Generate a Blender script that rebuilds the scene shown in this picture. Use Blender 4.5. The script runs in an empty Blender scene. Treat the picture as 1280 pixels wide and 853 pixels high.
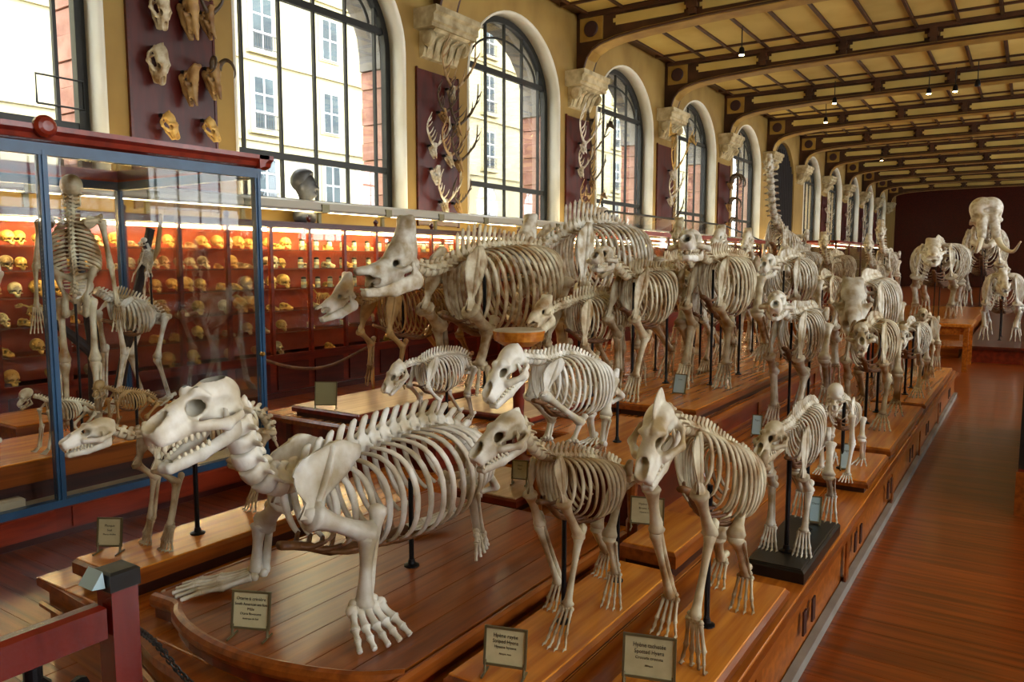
import bpy, math, random
import numpy as np
from mathutils import Vector, Matrix

# ------------------------------------------------------------------ camera, light, exposure
SC = bpy.context.scene
COL = SC.collection
FPX, CX, CY, VX, VY, EYE = 976.0, 640.0, 426.5, 1290.0, 328.0, 1.7
PITCH = math.atan((CY - VY) / FPX)
YAW = math.atan((VX - CX) / math.hypot(FPX, CY - VY))
cam = bpy.data.cameras.new('camera')
cam.sensor_fit = 'HORIZONTAL'; cam.sensor_width = 36.0
cam.lens = FPX / 1280.0 * 36.0
cam.clip_start = 0.05; cam.clip_end = 300
camo = bpy.data.objects.new('camera', cam); COL.objects.link(camo)
camo.location = (0, 0, EYE)
camo.rotation_euler = (math.pi / 2 - PITCH, 0, YAW)
SC.camera = camo

SKY = 7.0
world = bpy.data.worlds.new('overcast_sky'); SC.world = world
world.use_nodes = True
bg = world.node_tree.nodes['Background']
bg.inputs[0].default_value = (0.93, 0.97, 1.0, 1); bg.inputs[1].default_value = SKY
SC.view_settings.view_transform = 'Standard'
SC.view_settings.look = 'None'
SC.view_settings.gamma = 1.0
SC.view_settings.use_curve_mapping = False
SC.view_settings.exposure = 1.12
SC.cycles.transparent_max_bounces = 40
SC.cycles.max_bounces = 10
SC.cycles.sample_clamp_indirect = 6.0
SC.cycles.caustics_reflective = False
SC.cycles.caustics_refractive = False

for sx in (-1, 1):                             # unseen fill lamps added at trough height to brighten the ceiling
    L = bpy.data.lights.new('ceiling_fill', 'AREA'); L.shape = 'RECTANGLE'; L.size = 0.10; L.size_y = 42.0
    L.energy = 60 if sx < 0 else 520; L.color = (1.0, 0.86, 0.60)
    o = bpy.data.objects.new('ceiling_fill', L); COL.objects.link(o)
    o.location = (sx * 8.02, 20.0, 2.54); o.rotation_euler = (math.pi, 0, 0)
# bay rhythm of the long walls
WX, WXR, YFRONT, YEND, HC = -8.5, 8.5, -6.6, 63.4, 7.0
BAY, PIER = 4.9, 1.66
def yr(n): return 4.83 + BAY * n              # far jamb of the opening of bay n
def ypier(n): return yr(n) + PIER / 2          # pier after bay n
HALF = (BAY - PIER) / 2
for n in range(-2, 8):                         # sky portals in the garden-side windows
    L = bpy.data.lights.new('daylight_portal', 'AREA'); L.shape = 'RECTANGLE'
    L.size = 3.9; L.size_y = BAY - PIER
    L.cycles.is_portal = True
    o = bpy.data.objects.new('daylight_portal', L); COL.objects.link(o)
    o.location = (WXR + 0.30, yr(n) - HALF, 4.5); o.rotation_euler = (0, math.pi / 2, 0)

# ------------------------------------------------------------------ pixel helpers
_f = np.array([-math.sin(YAW) * math.cos(PITCH), math.cos(YAW) * math.cos(PITCH), -math.sin(PITCH)])
_r = np.array([math.cos(YAW), math.sin(YAW), 0.0]); _u = np.cross(_r, _f)
EYEP = np.array([0, 0, EYE])
def ray(x, y): return _f + _r * (x - CX) / FPX - _u * (y - CY) / FPX
def atz(x, y, z): d = ray(x, y); return EYEP + d * ((z - EYE) / d[2])
def atx(x, y, X): d = ray(x, y); return EYEP + d * (X / d[0])
def aty(x, y, Y): d = ray(x, y); return EYEP + d * (Y / d[1])

# ------------------------------------------------------------------ materials
def lin(c):
    return tuple(((v / 255) / 12.92 if v / 255 <= 0.04045 else ((v / 255 + 0.055) / 1.055) ** 2.4) for v in c) + (1,)
MAT = {}
def material(name, c1, c2=None, scale=(6, 6, 6), rough=0.5, metal=0.0, bump=0.0, detail=4, bscale=None, emit=None, coat=0.0, c3=None, spec=0.5):
    m = bpy.data.materials.new(name); m.use_nodes = True
    nt = m.node_tree; b = nt.nodes['Principled BSDF']
    b.inputs['Roughness'].default_value = rough; b.inputs['Metallic'].default_value = metal
    b.inputs['Coat Weight'].default_value = coat; b.inputs['Coat Roughness'].default_value = 0.12
    b.inputs['Specular IOR Level'].default_value = spec
    b.inputs['Base Color'].default_value = lin(c1)
    if c2 is not None:
        tc = nt.nodes.new('ShaderNodeTexCoord'); mp = nt.nodes.new('ShaderNodeMapping')
        mp.inputs['Scale'].default_value = scale
        geo = nt.nodes.new('ShaderNodeNewGeometry')
        nt.links.new(geo.outputs['Position'], mp.inputs[0])
        nz = nt.nodes.new('ShaderNodeTexNoise'); nz.inputs['Scale'].default_value = 1.0; nz.inputs['Detail'].default_value = detail
        nt.links.new(mp.outputs[0], nz.inputs['Vector'])
        rp = nt.nodes.new('ShaderNodeValToRGB')
        rp.color_ramp.elements[0].position = 0.34; rp.color_ramp.elements[0].color = lin(c2)
        rp.color_ramp.elements[1].position = 0.62; rp.color_ramp.elements[1].color = lin(c1)
        if c3 is not None:
            e = rp.color_ramp.elements.new(0.78); e.color = lin(c3)
        nt.links.new(nz.outputs['Fac'], rp.inputs[0])
        out = rp.outputs[0]
        oi = nt.nodes.new('ShaderNodeObjectInfo')        # every piece of wood or bone a little different
        hs = nt.nodes.new('ShaderNodeHueSaturation')
        mr = nt.nodes.new('ShaderNodeMapRange'); mr.inputs[3].default_value = 0.86; mr.inputs[4].default_value = 1.12
        nt.links.new(oi.outputs['Random'], mr.inputs[0]); nt.links.new(mr.outputs[0], hs.inputs['Value'])
        nt.links.new(out, hs.inputs['Color']); nt.links.new(hs.outputs[0], b.inputs['Base Color'])
        if bump:
            bp = nt.nodes.new('ShaderNodeBump'); bp.inputs['Strength'].default_value = bump; bp.inputs['Distance'].default_value = 0.004
            n2 = nt.nodes.new('ShaderNodeTexNoise'); n2.inputs['Scale'].default_value = 1.0; n2.inputs['Detail'].default_value = 3
            mp2 = nt.nodes.new('ShaderNodeMapping'); mp2.inputs['Scale'].default_value = bscale or tuple(s * 4 for s in scale)
            nt.links.new(geo.outputs['Position'], mp2.inputs[0]); nt.links.new(mp2.outputs[0], n2.inputs['Vector'])
            nt.links.new(n2.outputs['Fac'], bp.inputs['Height']); nt.links.new(bp.outputs[0], b.inputs['Normal'])
    if emit:
        b.inputs['Emission Color'].default_value = lin(emit[0]); b.inputs['Emission Strength'].default_value = emit[1]
    MAT[name] = m
    return m
def glass(name, tint, gloss=0.09):
    m = bpy.data.materials.new(name); m.use_nodes = True; nt = m.node_tree
    for n in list(nt.nodes): nt.nodes.remove(n)
    o = nt.nodes.new('ShaderNodeOutputMaterial'); mx = nt.nodes.new('ShaderNodeMixShader')
    t = nt.nodes.new('ShaderNodeBsdfTransparent'); t.inputs[0].default_value = tint + (1,)
    g = nt.nodes.new('ShaderNodeBsdfGlossy'); g.inputs['Roughness'].default_value = 0.02
    fr = nt.nodes.new('ShaderNodeFresnel'); fr.inputs[0].default_value = 1.35
    ml = nt.nodes.new('ShaderNodeMath'); ml.operation = 'MULTIPLY'; ml.inputs[1].default_value = gloss
    nt.links.new(fr.outputs[0], ml.inputs[0]); nt.links.new(ml.outputs[0], mx.inputs[0])
    nt.links.new(t.outputs[0], mx.inputs[1]); nt.links.new(g.outputs[0], mx.inputs[2]); nt.links.new(mx.outputs[0], o.inputs[0])
    MAT[name] = m
glass('window_glass', (0.97, 0.98, 0.98), 0.5)
glass('case_glass', (0.985, 0.99, 0.985), 0.55)
glass('shelf_glass', (0.86, 0.88, 0.84), 0.4)
WG = (26, 1.3, 26)      # grain along the hall
WGX = (1.3, 26, 26)     # grain across the hall
material('ochre_wall', (168, 136, 68), (146, 114, 52), (1.3, 1.3, 0.9), 0.7)
material('cream_reveal', (242, 239, 224), (226, 220, 198), (2, 2, 1.2), 0.6)
material('capital_stone', (200, 186, 146), (150, 132, 92), (5, 5, 5), 0.7, bump=0.3)
material('iron', (26, 27, 24), (18, 18, 16), (9, 9, 9), 0.45)
material('rib_brown', (84, 50, 26), (58, 33, 18), (2, 2, 2), 0.5)
material('rib_gold', (178, 142, 62), (150, 114, 46), (2.5, 2.5, 2.5), 0.5)
material('ceiling_cream', (218, 194, 112), (200, 172, 90), (0.8, 0.8, 0.8), 0.75)
material('rosette', (62, 34, 28), None, rough=0.6)
material('board_maroon', (80, 20, 13), (58, 12, 8), (9, 9, 2), 0.35)
material('mahogany', (128, 44, 22), (92, 26, 13), (14, 2, 14), 0.3, bump=0.12, coat=0.2)
material('mahogany_dark', (84, 24, 13), (58, 14, 8), (14, 2, 14), 0.32)
material('cabinet_back', (166, 66, 30), (140, 50, 21), (3, 3, 3), 0.6)
material('shelf_wood', (120, 62, 34), (94, 44, 22), (3, 1, 20), 0.4)
material('dais_wood', (198, 116, 36), (150, 78, 21), WG, 0.27, bump=0.12, coat=0.3, c3=(212, 132, 48))
material('dais_dark', (154, 82, 27), (112, 53, 16), WG, 0.28, bump=0.12, coat=0.3)
material('dais_front', (176, 100, 32), (132, 64, 19), (1.3, 20, 26), 0.3, coat=0.2)
material('pedestal_wood', (222, 144, 50), (182, 102, 28), WG, 0.26, bump=0.1, coat=0.35)
material('pedestal_pale', (206, 176, 138), (178, 142, 104), WG, 0.32, coat=0.2)
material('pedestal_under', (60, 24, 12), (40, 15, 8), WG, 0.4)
material('black_board', (22, 20, 19), (14, 13, 12), (6, 6, 6), 0.35)
material('parquet', (150, 70, 18), (98, 40, 9), WGX, 0.3, bump=0.1, coat=0.25)
material('slot_dark', (60, 24, 10), None, rough=0.6)
material('bone', (222, 219, 204), (158, 136, 96), (9, 9, 9), 0.46, bump=0.4, bscale=(60, 60, 60), c3=(234, 233, 224))
material('bone_white', (236, 235, 226), (184, 170, 138), (8, 8, 8), 0.45, bump=0.3, bscale=(60, 60, 60))
material('bone_tan', (212, 203, 172), (138, 104, 58), (8, 8, 8), 0.48, bump=0.4, bscale=(50, 50, 50), c3=(226, 222, 204))
material('bone_brown', (176, 142, 88), (122, 84, 42), (6, 6, 6), 0.5, bump=0.3, bscale=(50, 50, 50))
material('bone_yellow', (226, 190, 112), (186, 142, 70), (12, 12, 12), 0.5)
material('sinew', (124, 84, 46), (84, 48, 24), (14, 14, 14), 0.55, bump=0.2)
material('tooth', (226, 218, 190), None, rough=0.3)
material('cavity', (52, 40, 28), None, rough=0.9)
material('horn', (92, 74, 52), (58, 44, 30), (12, 12, 12), 0.45, bump=0.3)
material('antler', (188, 158, 112), (136, 104, 66), (10, 10, 10), 0.5, bump=0.3)
material('steel_black', (24, 24, 27), None, rough=0.35, metal=0.6)
material('steel_blue', (44, 84, 120), (34, 66, 98), (4, 4, 4), 0.35)
material('case_cornice', (150, 46, 22), (120, 32, 14), (2, 12, 12), 0.35, coat=0.2)
material('case_base', (150, 54, 26), (116, 36, 16), (3, 3, 18), 0.32, coat=0.2)
material('case_floor', (186, 176, 152), (166, 154, 130), (4, 4, 4), 0.6)
material('brass', (190, 150, 76), None, rough=0.3, metal=0.9)
material('label_frame', (112, 104, 74), None, rough=0.35, metal=0.5)
material('label_card', (196, 190, 150), (184, 178, 138), (20, 20, 20), 0.6)
material('card_back', (158, 154, 112), None, rough=0.6)
material('label_blue', (176, 206, 214), None, rough=0.5)
material('ink', (34, 30, 24), None, rough=0.7)
material('post_red', (108, 24, 13), (82, 16, 9), (12, 12, 2), 0.25, coat=0.4)
material('bark', (52, 44, 42), (36, 32, 32), (10, 10, 4), 0.7, bump=0.6)
material('bronze', (74, 76, 78), (50, 52, 54), (10, 10, 10), 0.45)
material('plaster', (196, 190, 176), (172, 164, 148), (8, 8, 8), 0.7)
material('tube_light', (255, 250, 230), None, emit=((255, 214, 140), 48.0))
material('trough_tube', (255, 250, 230), None, emit=((255, 232, 180), 10.0))
material('reflector', (196, 192, 176), None, rough=0.4)
material('lamp_glow', (255, 230, 170), None, emit=((255, 206, 130), 30.0))
material('facade', (160, 152, 120), (150, 141, 108), (0.5, 0.5, 0.5), 0.9)
material('facade_trim', (158, 148, 112), None, rough=0.9)
material('facade_frame', (170, 172, 168), None, rough=0.6)
material('facade_pane', (62, 72, 74), (46, 54, 58), (1, 1, 1), 0.6, spec=0.15)
material('roof_zinc', (110, 116, 124), None, rough=0.5)
material('brick_pink', (188, 138, 118), (158, 110, 92), (5, 5, 5), 0.85)
material('stone_grey', (150, 146, 138), (128, 122, 114), (3, 3, 3), 0.85)
material('asphalt', (92, 90, 86), (76, 74, 72), (2, 2, 2), 0.9)
material('curtain', (22, 14, 12), None, rough=0.9)
material('jar_glass', (150, 160, 150), None, rough=0.1)
material('jar_fluid', (150, 110, 50), None, rough=0.3)
material('red_cloth', (150, 26, 18), None, rough=0.8)

# ------------------------------------------------------------------ mesh helpers
class MB:
    def __init__(s): s.v = []; s.f = []; s.n = 0
    def add(s, VF):
        V, F = VF
        V = np.asarray(V, float)
        s.v.append(V); k = s.n
        s.f.extend([[i + k for i in f] for f in F]); s.n += len(V)
        return s
    def get(s): return (np.concatenate(s.v) if s.v else np.zeros((0, 3))), s.f
ORG = {}
def mesh_of(name, VF, mat, smooth=False):
    V, F = VF
    me = bpy.data.meshes.new(name)
    me.from_pydata(np.asarray(V).tolist(), [], [list(f) for f in F]); me.update()
    for m in (mat if isinstance(mat, (list, tuple)) else [mat]): me.materials.append(MAT[m])
    if smooth: me.shade_smooth()
    return me
def link(o, parent=None):
    COL.objects.link(o)
    if parent is not None: o.parent = parent
    return o
def obj(name, VF, mat, parent=None, smooth=False, org=None):
    """world-space geometry -> object; a part is stored relative to its root"""
    if isinstance(VF, MB): VF = VF.get()
    V, F = VF
    V = np.asarray(V, float)
    if parent is not None: og = ORG[parent.name]
    elif org is not None: og = np.asarray(org, float)
    else:
        og = np.array([V[:, 0].mean(), V[:, 1].mean(), V[:, 2].min()])
    me = mesh_of(name, (V - og, F), mat, smooth)
    o = link(bpy.data.objects.new(name, me), parent)
    if parent is None: o.location = og
    ORG[o.name] = og
    return o
def thing(name, loc, label=None, cat=None, group=None, kind=None):
    o = link(bpy.data.objects.new(name, None)); o.location = loc; o.empty_display_size = 0.05
    ORG[o.name] = np.asarray(loc, float)
    return tag(o, label, cat, group, kind)
def tag(o, label=None, cat=None, group=None, kind=None):
    if label: o['label'] = label
    if cat: o['category'] = cat
    if group: o['group'] = group
    if kind: o['kind'] = kind
    return o
def struct(name, VF, mat, smooth=False, label=None):
    return tag(obj(name, VF, mat, smooth=smooth), label, None, None, 'structure')
def copy_tree(o, parent=None):
    c = o.copy(); COL.objects.link(c); c.parent = parent
    for ch in list(o.children): copy_tree(ch, c)
    return c

BF = [(0, 3, 2, 1), (4, 5, 6, 7), (0, 1, 5, 4), (1, 2, 6, 5), (2, 3, 7, 6), (3, 0, 4, 7)]
def box(x0, x1, y0, y1, z0, z1):
    return np.array([(x0, y0, z0), (x1, y0, z0), (x1, y1, z0), (x0, y1, z0), (x0, y0, z1), (x1, y0, z1), (x1, y1, z1), (x0, y1, z1)], float), BF
def board(x0, x1, y0, y1, z0, z1, b=0.012):
    """box with a chamfered top edge"""
    V = []
    for z, i in ((z0, 0), (z1 - b, 0), (z1, b)):
        V += [(x0 + i, y0 + i, z), (x1 - i, y0 + i, z), (x1 - i, y1 - i, z), (x0 + i, y1 - i, z)]
    F = [(3, 2, 1, 0), (8, 9, 10, 11)]
    for k in (0, 4):
        for i in range(4): j = (i + 1) % 4; F.append((k + i, k + j, k + 4 + j, k + 4 + i))
    return np.array(V, float), F
def prism(pts, axis, a, b):
    """extrude a 2D outline along axis 0/1/2 from a to b"""
    n = len(pts); V = []
    for t in (a, b):
        for p in pts:
            q = list(p); q.insert(axis, t); V.append(q)
    F = [tuple(range(n - 1, -1, -1)), tuple(range(n, 2 * n))]
    for i in range(n): j = (i + 1) % n; F.append((i, j, n + j, n + i))
    return np.array(V, float), F
def catmull(P, n):
    P = np.asarray(P, float)
    if len(P) == 2: return P[0] + (P[1] - P[0]) * np.linspace(0, 1, n)[:, None]
    Q = np.vstack([2 * P[0] - P[1], P, 2 * P[-1] - P[-2]])
    m = len(P) - 1
    t = np.linspace(0, m, n * 4); i = np.minimum(t.astype(int), m - 1); u = (t - i)[:, None]
    a, b, c, d = Q[i], Q[i + 1], Q[i + 2], Q[i + 3]
    C = 0.5 * (2 * b + (c - a) * u + (2 * a - 5 * b + 4 * c - d) * u ** 2 + (3 * b - a - 3 * c + d) * u ** 3)
    s = np.concatenate([[0], np.cumsum(np.linalg.norm(np.diff(C, axis=0), axis=1))])
    return np.stack([np.interp(np.linspace(0, s[-1], n), s, C[:, k]) for k in range(3)], 1)
def nrm(v):
    v = np.asarray(v, float); return v / (np.linalg.norm(v) + 1e-12)
def tube(P, r, n=8, r2=None, ref=(0, 0, 1), cap=True):
    """swept tube; r along ref side, r2 across"""
    P = np.asarray(P, float); m = len(P)
    r = np.broadcast_to(np.asarray(r, float), (m,)); r2 = r if r2 is None else np.broadcast_to(np.asarray(r2, float), (m,))
    T = np.gradient(P, axis=0); T /= np.linalg.norm(T, axis=1)[:, None] + 1e-12
    ref = np.asarray(ref, float)
    A = np.broadcast_to(ref, (m, 3)) - T * (T @ ref)[:, None]
    bad = np.linalg.norm(A, axis=1) < 0.15
    if bad.any():
        alt = np.array([1., 0.3, 0.2]); A = np.where(bad[:, None], alt - T * (T @ alt)[:, None], A)
    A /= np.linalg.norm(A, axis=1)[:, None]; B = np.cross(T, A)
    a = np.arange(n) * 2 * np.pi / n
    V = P[:, None, :] + A[:, None, :] * (np.cos(a)[None, :, None] * r[:, None, None]) + B[:, None, :] * (np.sin(a)[None, :, None] * r2[:, None, None])
    F = []
    for i in range(m - 1):
        for j in range(n):
            k = (j + 1) % n; F.append((i * n + j, i * n + k, (i + 1) * n + k, (i + 1) * n + j))
    if cap: F.append(tuple(range(n - 1, -1, -1))); F.append(tuple(range((m - 1) * n, m * n)))
    return V.reshape(-1, 3), F
def ring_path(c, u, v, n=24): 
    a = np.linspace(0, 2 * np.pi, n); return np.asarray(c) + np.cos(a)[:, None] * np.asarray(u) + np.sin(a)[:, None] * np.asarray(v)
def lathe(prof, c, n=16, axis=2):
    """prof = [(r, h)] about an axis through c"""
    P = np.array(prof, float); a = np.arange(n) * 2 * np.pi / n
    X = P[:, 0][:, None] * np.cos(a); Y = P[:, 0][:, None] * np.sin(a); Z = np.repeat(P[:, 1][:, None], n, 1)
    V = np.stack([X, Y, Z], -1).reshape(-1, 3)
    if axis == 0: V = V[:, [2, 0, 1]]
    if axis == 1: V = V[:, [0, 2, 1]] * [1, 1, -1]
    m = len(P); F = []
    for i in range(m - 1):
        for j in range(n):
            k = (j + 1) % n; F.append((i * n + j, i * n + k, (i + 1) * n + k, (i + 1) * n + j))
    F.append(tuple(range(n - 1, -1, -1))); F.append(tuple(range((m - 1) * n, m * n)))
    return V + np.asarray(c, float), F
def ell(c, r, nu=10, nv=7, M=None):
    u = np.arange(nu) * 2 * np.pi / nu; v = np.linspace(-np.pi / 2, np.pi / 2, nv)[1:-1]
    V = [(0, 0, -1)] + [(math.cos(b) * math.cos(a), math.cos(b) * math.sin(a), math.sin(b)) for b in v for a in u] + [(0, 0, 1)]
    V = np.array(V) * np.asarray(r)
    if M is not None: V = V @ np.asarray(M).T
    F = [(0, 1 + (j + 1) % nu, 1 + j) for j in range(nu)]
    k = len(v)
    for i in range(k - 1):
        for j in range(nu):
            a = 1 + i * nu + j; b = 1 + i * nu + (j + 1) % nu; F.append((a, b, b + nu, a + nu))
    e = len(V) - 1; F += [(e, 1 + (k - 1) * nu + j, 1 + (k - 1) * nu + (j + 1) % nu) for j in range(nu)]
    return V + np.asarray(c, float), F
def frame(t, up=(0, 0, 1)):
    """columns: forward, left, up"""
    t = nrm(t); up = np.asarray(up, float); u = up - t * (t @ up)
    if np.linalg.norm(u) < 0.05: u = np.array([0, 1., 0]) - t * t[1]
    u = nrm(u); l = np.cross(u, t)
    return np.stack([t, l, u], 1)
def xf(VF, M=None, t=(0, 0, 0), s=1.0):
    V, F = VF; V = np.asarray(V) * s
    if M is not None: V = V @ np.asarray(M).T
    return V + np.asarray(t, float), F

# smooth organic shapes: distance field -> surface nets
def sd_ell(P, c, r):
    q = (P - np.asarray(c)) / np.asarray(r); k = np.linalg.norm(q, axis=-1); k2 = np.linalg.norm(q / np.asarray(r), axis=-1)
    return k * (k - 1) / (k2 + 1e-9)
def sd_cap(P, a, b, ra, rb=None, flat=None):
    a = np.asarray(a, float); b = np.asarray(b, float); rb = ra if rb is None else rb
    d = b - a; h = np.clip(((P - a) @ d) / (d @ d), 0, 1)
    w = P - a - h[..., None] * d
    if flat is not None: w = w * np.asarray(flat)
    return np.linalg.norm(w, axis=-1) - (ra + (rb - ra) * h)
def smin(a, b, k=0.04):
    h = np.clip(0.5 + 0.5 * (b - a) / k, 0, 1); return b + (a - b) * h - k * h * (1 - h)
def smax(a, b, k=0.03): return -smin(-a, -b, k)
def nets(fn, lo, hi, step):
    lo = np.asarray(lo, float); hi = np.asarray(hi, float)
    n = np.ceil((hi - lo) / step).astype(int) + 1
    ax = [lo[i] + np.arange(n[i]) * step for i in range(3)]
    P = np.stack(np.meshgrid(*ax, indexing='ij'), -1)
    D = fn(P)
    S = D < 0
    c = np.zeros(tuple(n - 1) + (3,)); w = np.zeros(tuple(n - 1))
    offs = [(0, 0, 0), (1, 0, 0), (0, 1, 0), (1, 1, 0), (0, 0, 1), (1, 0, 1), (0, 1, 1), (1, 1, 1)]
    def sl(o): return tuple(slice(o[i], o[i] + n[i] - 1) for i in range(3))
    for i in range(8):
        for k in range(3):
            if offs[i][k] == 0:
                o2 = list(offs[i]); o2[k] = 1
                d0, d1 = D[sl(offs[i])], D[sl(o2)]
                m = (d0 < 0) != (d1 < 0)
                t = np.where(m, d0 / np.where(m, d0 - d1, 1), 0)
                p = np.zeros(c.shape) + np.asarray(offs[i], float); p[..., k] += t
                c += p * m[..., None]; w += m
    act = w > 0; idx = -np.ones(tuple(n - 1), int); idx[act] = np.arange(act.sum())
    gi = np.argwhere(act)
    V = lo + (gi + c[act] / w[act][:, None]) * step
    F = []
    for k in range(3):
        a, b = [(1, 2), (2, 0), (0, 1)][k]
        s0 = [slice(None)] * 3; s1 = [slice(None)] * 3; s0[k] = slice(0, n[k] - 1); s1[k] = slice(1, n[k])
        ch = S[tuple(s0)] != S[tuple(s1)]
        E = np.argwhere(ch)
        ok = (E[:, a] > 0) & (E[:, b] > 0) & (E[:, a] < n[a] - 1) & (E[:, b] < n[b] - 1); E = E[ok]
        ins = S[tuple(s0)][tuple(E.T)]
        def q(da, db):
            e = E.copy(); e[:, a] -= da; e[:, b] -= db; return idx[tuple(e.T)]
        Q = np.stack([q(1, 1), q(0, 1), q(0, 0), q(1, 0)], 1)
        Q[~ins] = Q[~ins][:, ::-1]
        F += Q.tolist()
    return V, F
# ------------------------------------------------------------------ the hall
RND = random.Random(7)
ZS, RISE, SILL = 5.0, 1.45, 2.5
def arch_u(a, zs, rise, n=28):
    t = np.linspace(math.pi, 0, n); return [(a * math.cos(k), zs + rise * math.sin(k)) for k in t]
struct('floor', box(-9.4, 9.4, YFRONT - 0.4, YEND + 0.4, -0.3, -0.022), 'parquet', label='dark varnished wood floor under the parquet boards')
FLOOR = bpy.data.objects['floor']
def planks(x0, x1, ys, w, seed):
    r = random.Random(seed); mes = {}
    y = ys[0]
    while y < ys[1]:
        ln = x1 - x0
        key = round(ln, 3)
        if key not in mes: mes[key] = mesh_of('plank', board(0, ln - 0.004, 0, w - 0.0015, 0, 0.022, 0.001), 'parquet')
        o = link(bpy.data.objects.new('plank', mes[key]), FLOOR)
        o.location = Vector((x0, y, -0.022)) - FLOOR.location
        y += w
planks(-0.80, 0.95, (1.9, 18.4), 0.135, 1); planks(-4.95, -3.3, (-0.2, 5.2), 0.135, 2)
planks(0.95, 2.6, (1.9, 10), 0.135, 3)
obj_rest = MB()
for (x0, x1, y0, y1) in ((-8.4, -4.95, -2, 30), (-4.95, -0.8, 5.2, 60), (-0.8, 2.6, 18.4, 60), (-4.95, -0.8, -4, -0.2), (-0.8, 8.4, -4, 1.9), (2.6, 8.4, 1.9, 60), (-8.4, -4.95, 30, 60), (-3.3, -0.8, -0.2, 5.2)):
    y = y0
    while y < y1 - 0.1: obj_rest.add(box(x0, x1, y, y + 0.265, -0.022, -0.001)); y += 0.27
tag(obj('planks', obj_rest, 'parquet', FLOOR), kind='stuff')

def side_wall(name, xi, xo, bays, door=None):
    m = MB(); y0 = YFRONT
    for n in bays:
        a, b = yr(n) - 2 * HALF, yr(n); c = (a + b) / 2
        m.add(box(min(xi, xo), max(xi, xo), y0, a, -0.3, HC + 0.2))
        if n != door: m.add(box(min(xi, xo), max(xi, xo), a, b, -0.3, SILL))
        P = arch_u(HALF, ZS, RISE)
        for (u0, z0), (u1, z1) in zip(P[:-1], P[1:]):
            V = [(x, c + u, z) for x in (xi, xo) for (u, z) in ((u0, z0), (u1, z1), (u1, HC + 0.2), (u0, HC + 0.2))]
            m.add((V, [(0, 1, 2, 3), (7, 6, 5, 4), (0, 4, 5, 1)]))
        y0 = b
    m.add(box(min(xi, xo), max(xi, xo), y0, YEND, -0.3, HC + 0.2))
    return struct(name, m, 'ochre_wall')
WALL = side_wall('wall_left', WX, WX - 0.88, range(-2, 12), door=6)
WALLR = side_wall('wall_right', WXR, WXR + 0.88, range(-2, 12))
struct('wall_back', box(-9.4, 9.4, YEND, YEND + 0.4, -0.3, HC + 0.2), 'mahogany_dark')
struct('wall_front', box(-9.4, 9.4, YFRONT - 0.4, YFRONT, -0.3, HC + 0.2), 'ochre_wall')

def reveal(n, sgn, k):
    """cream jambs and soffit inside the opening"""
    c = yr(n) - HALF; x0 = sgn * 8.47; x1 = sgn * 8.78
    P = [(-HALF, SILL)] + arch_u(HALF, ZS, RISE, 26) + [(HALF, SILL)]
    Q = [(-HALF + .05, SILL)] + arch_u(HALF - .05, ZS, RISE - .05, 26) + [(HALF - .05, SILL)]
    V = []; F = []
    for (u, z), (uq, zq) in zip(P, Q):
        V += [(x0, c + u * 1.0, z), (x0 - sgn * 0.0, c + (u + uq) / 2, (z + zq) / 2), (x0 + sgn * .05, c + uq, zq), (x1, c + uq, zq), (x1, c + u, z)]
    for i in range(len(P) - 1):
        for j in range(5):
            k2 = (j + 1) % 5; F.append((5 * i + j, 5 * i + k2, 5 * i + 5 + k2, 5 * i + 5 + j))
    return struct('trim_%d' % k, (V, F), 'cream_reveal', True)

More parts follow.
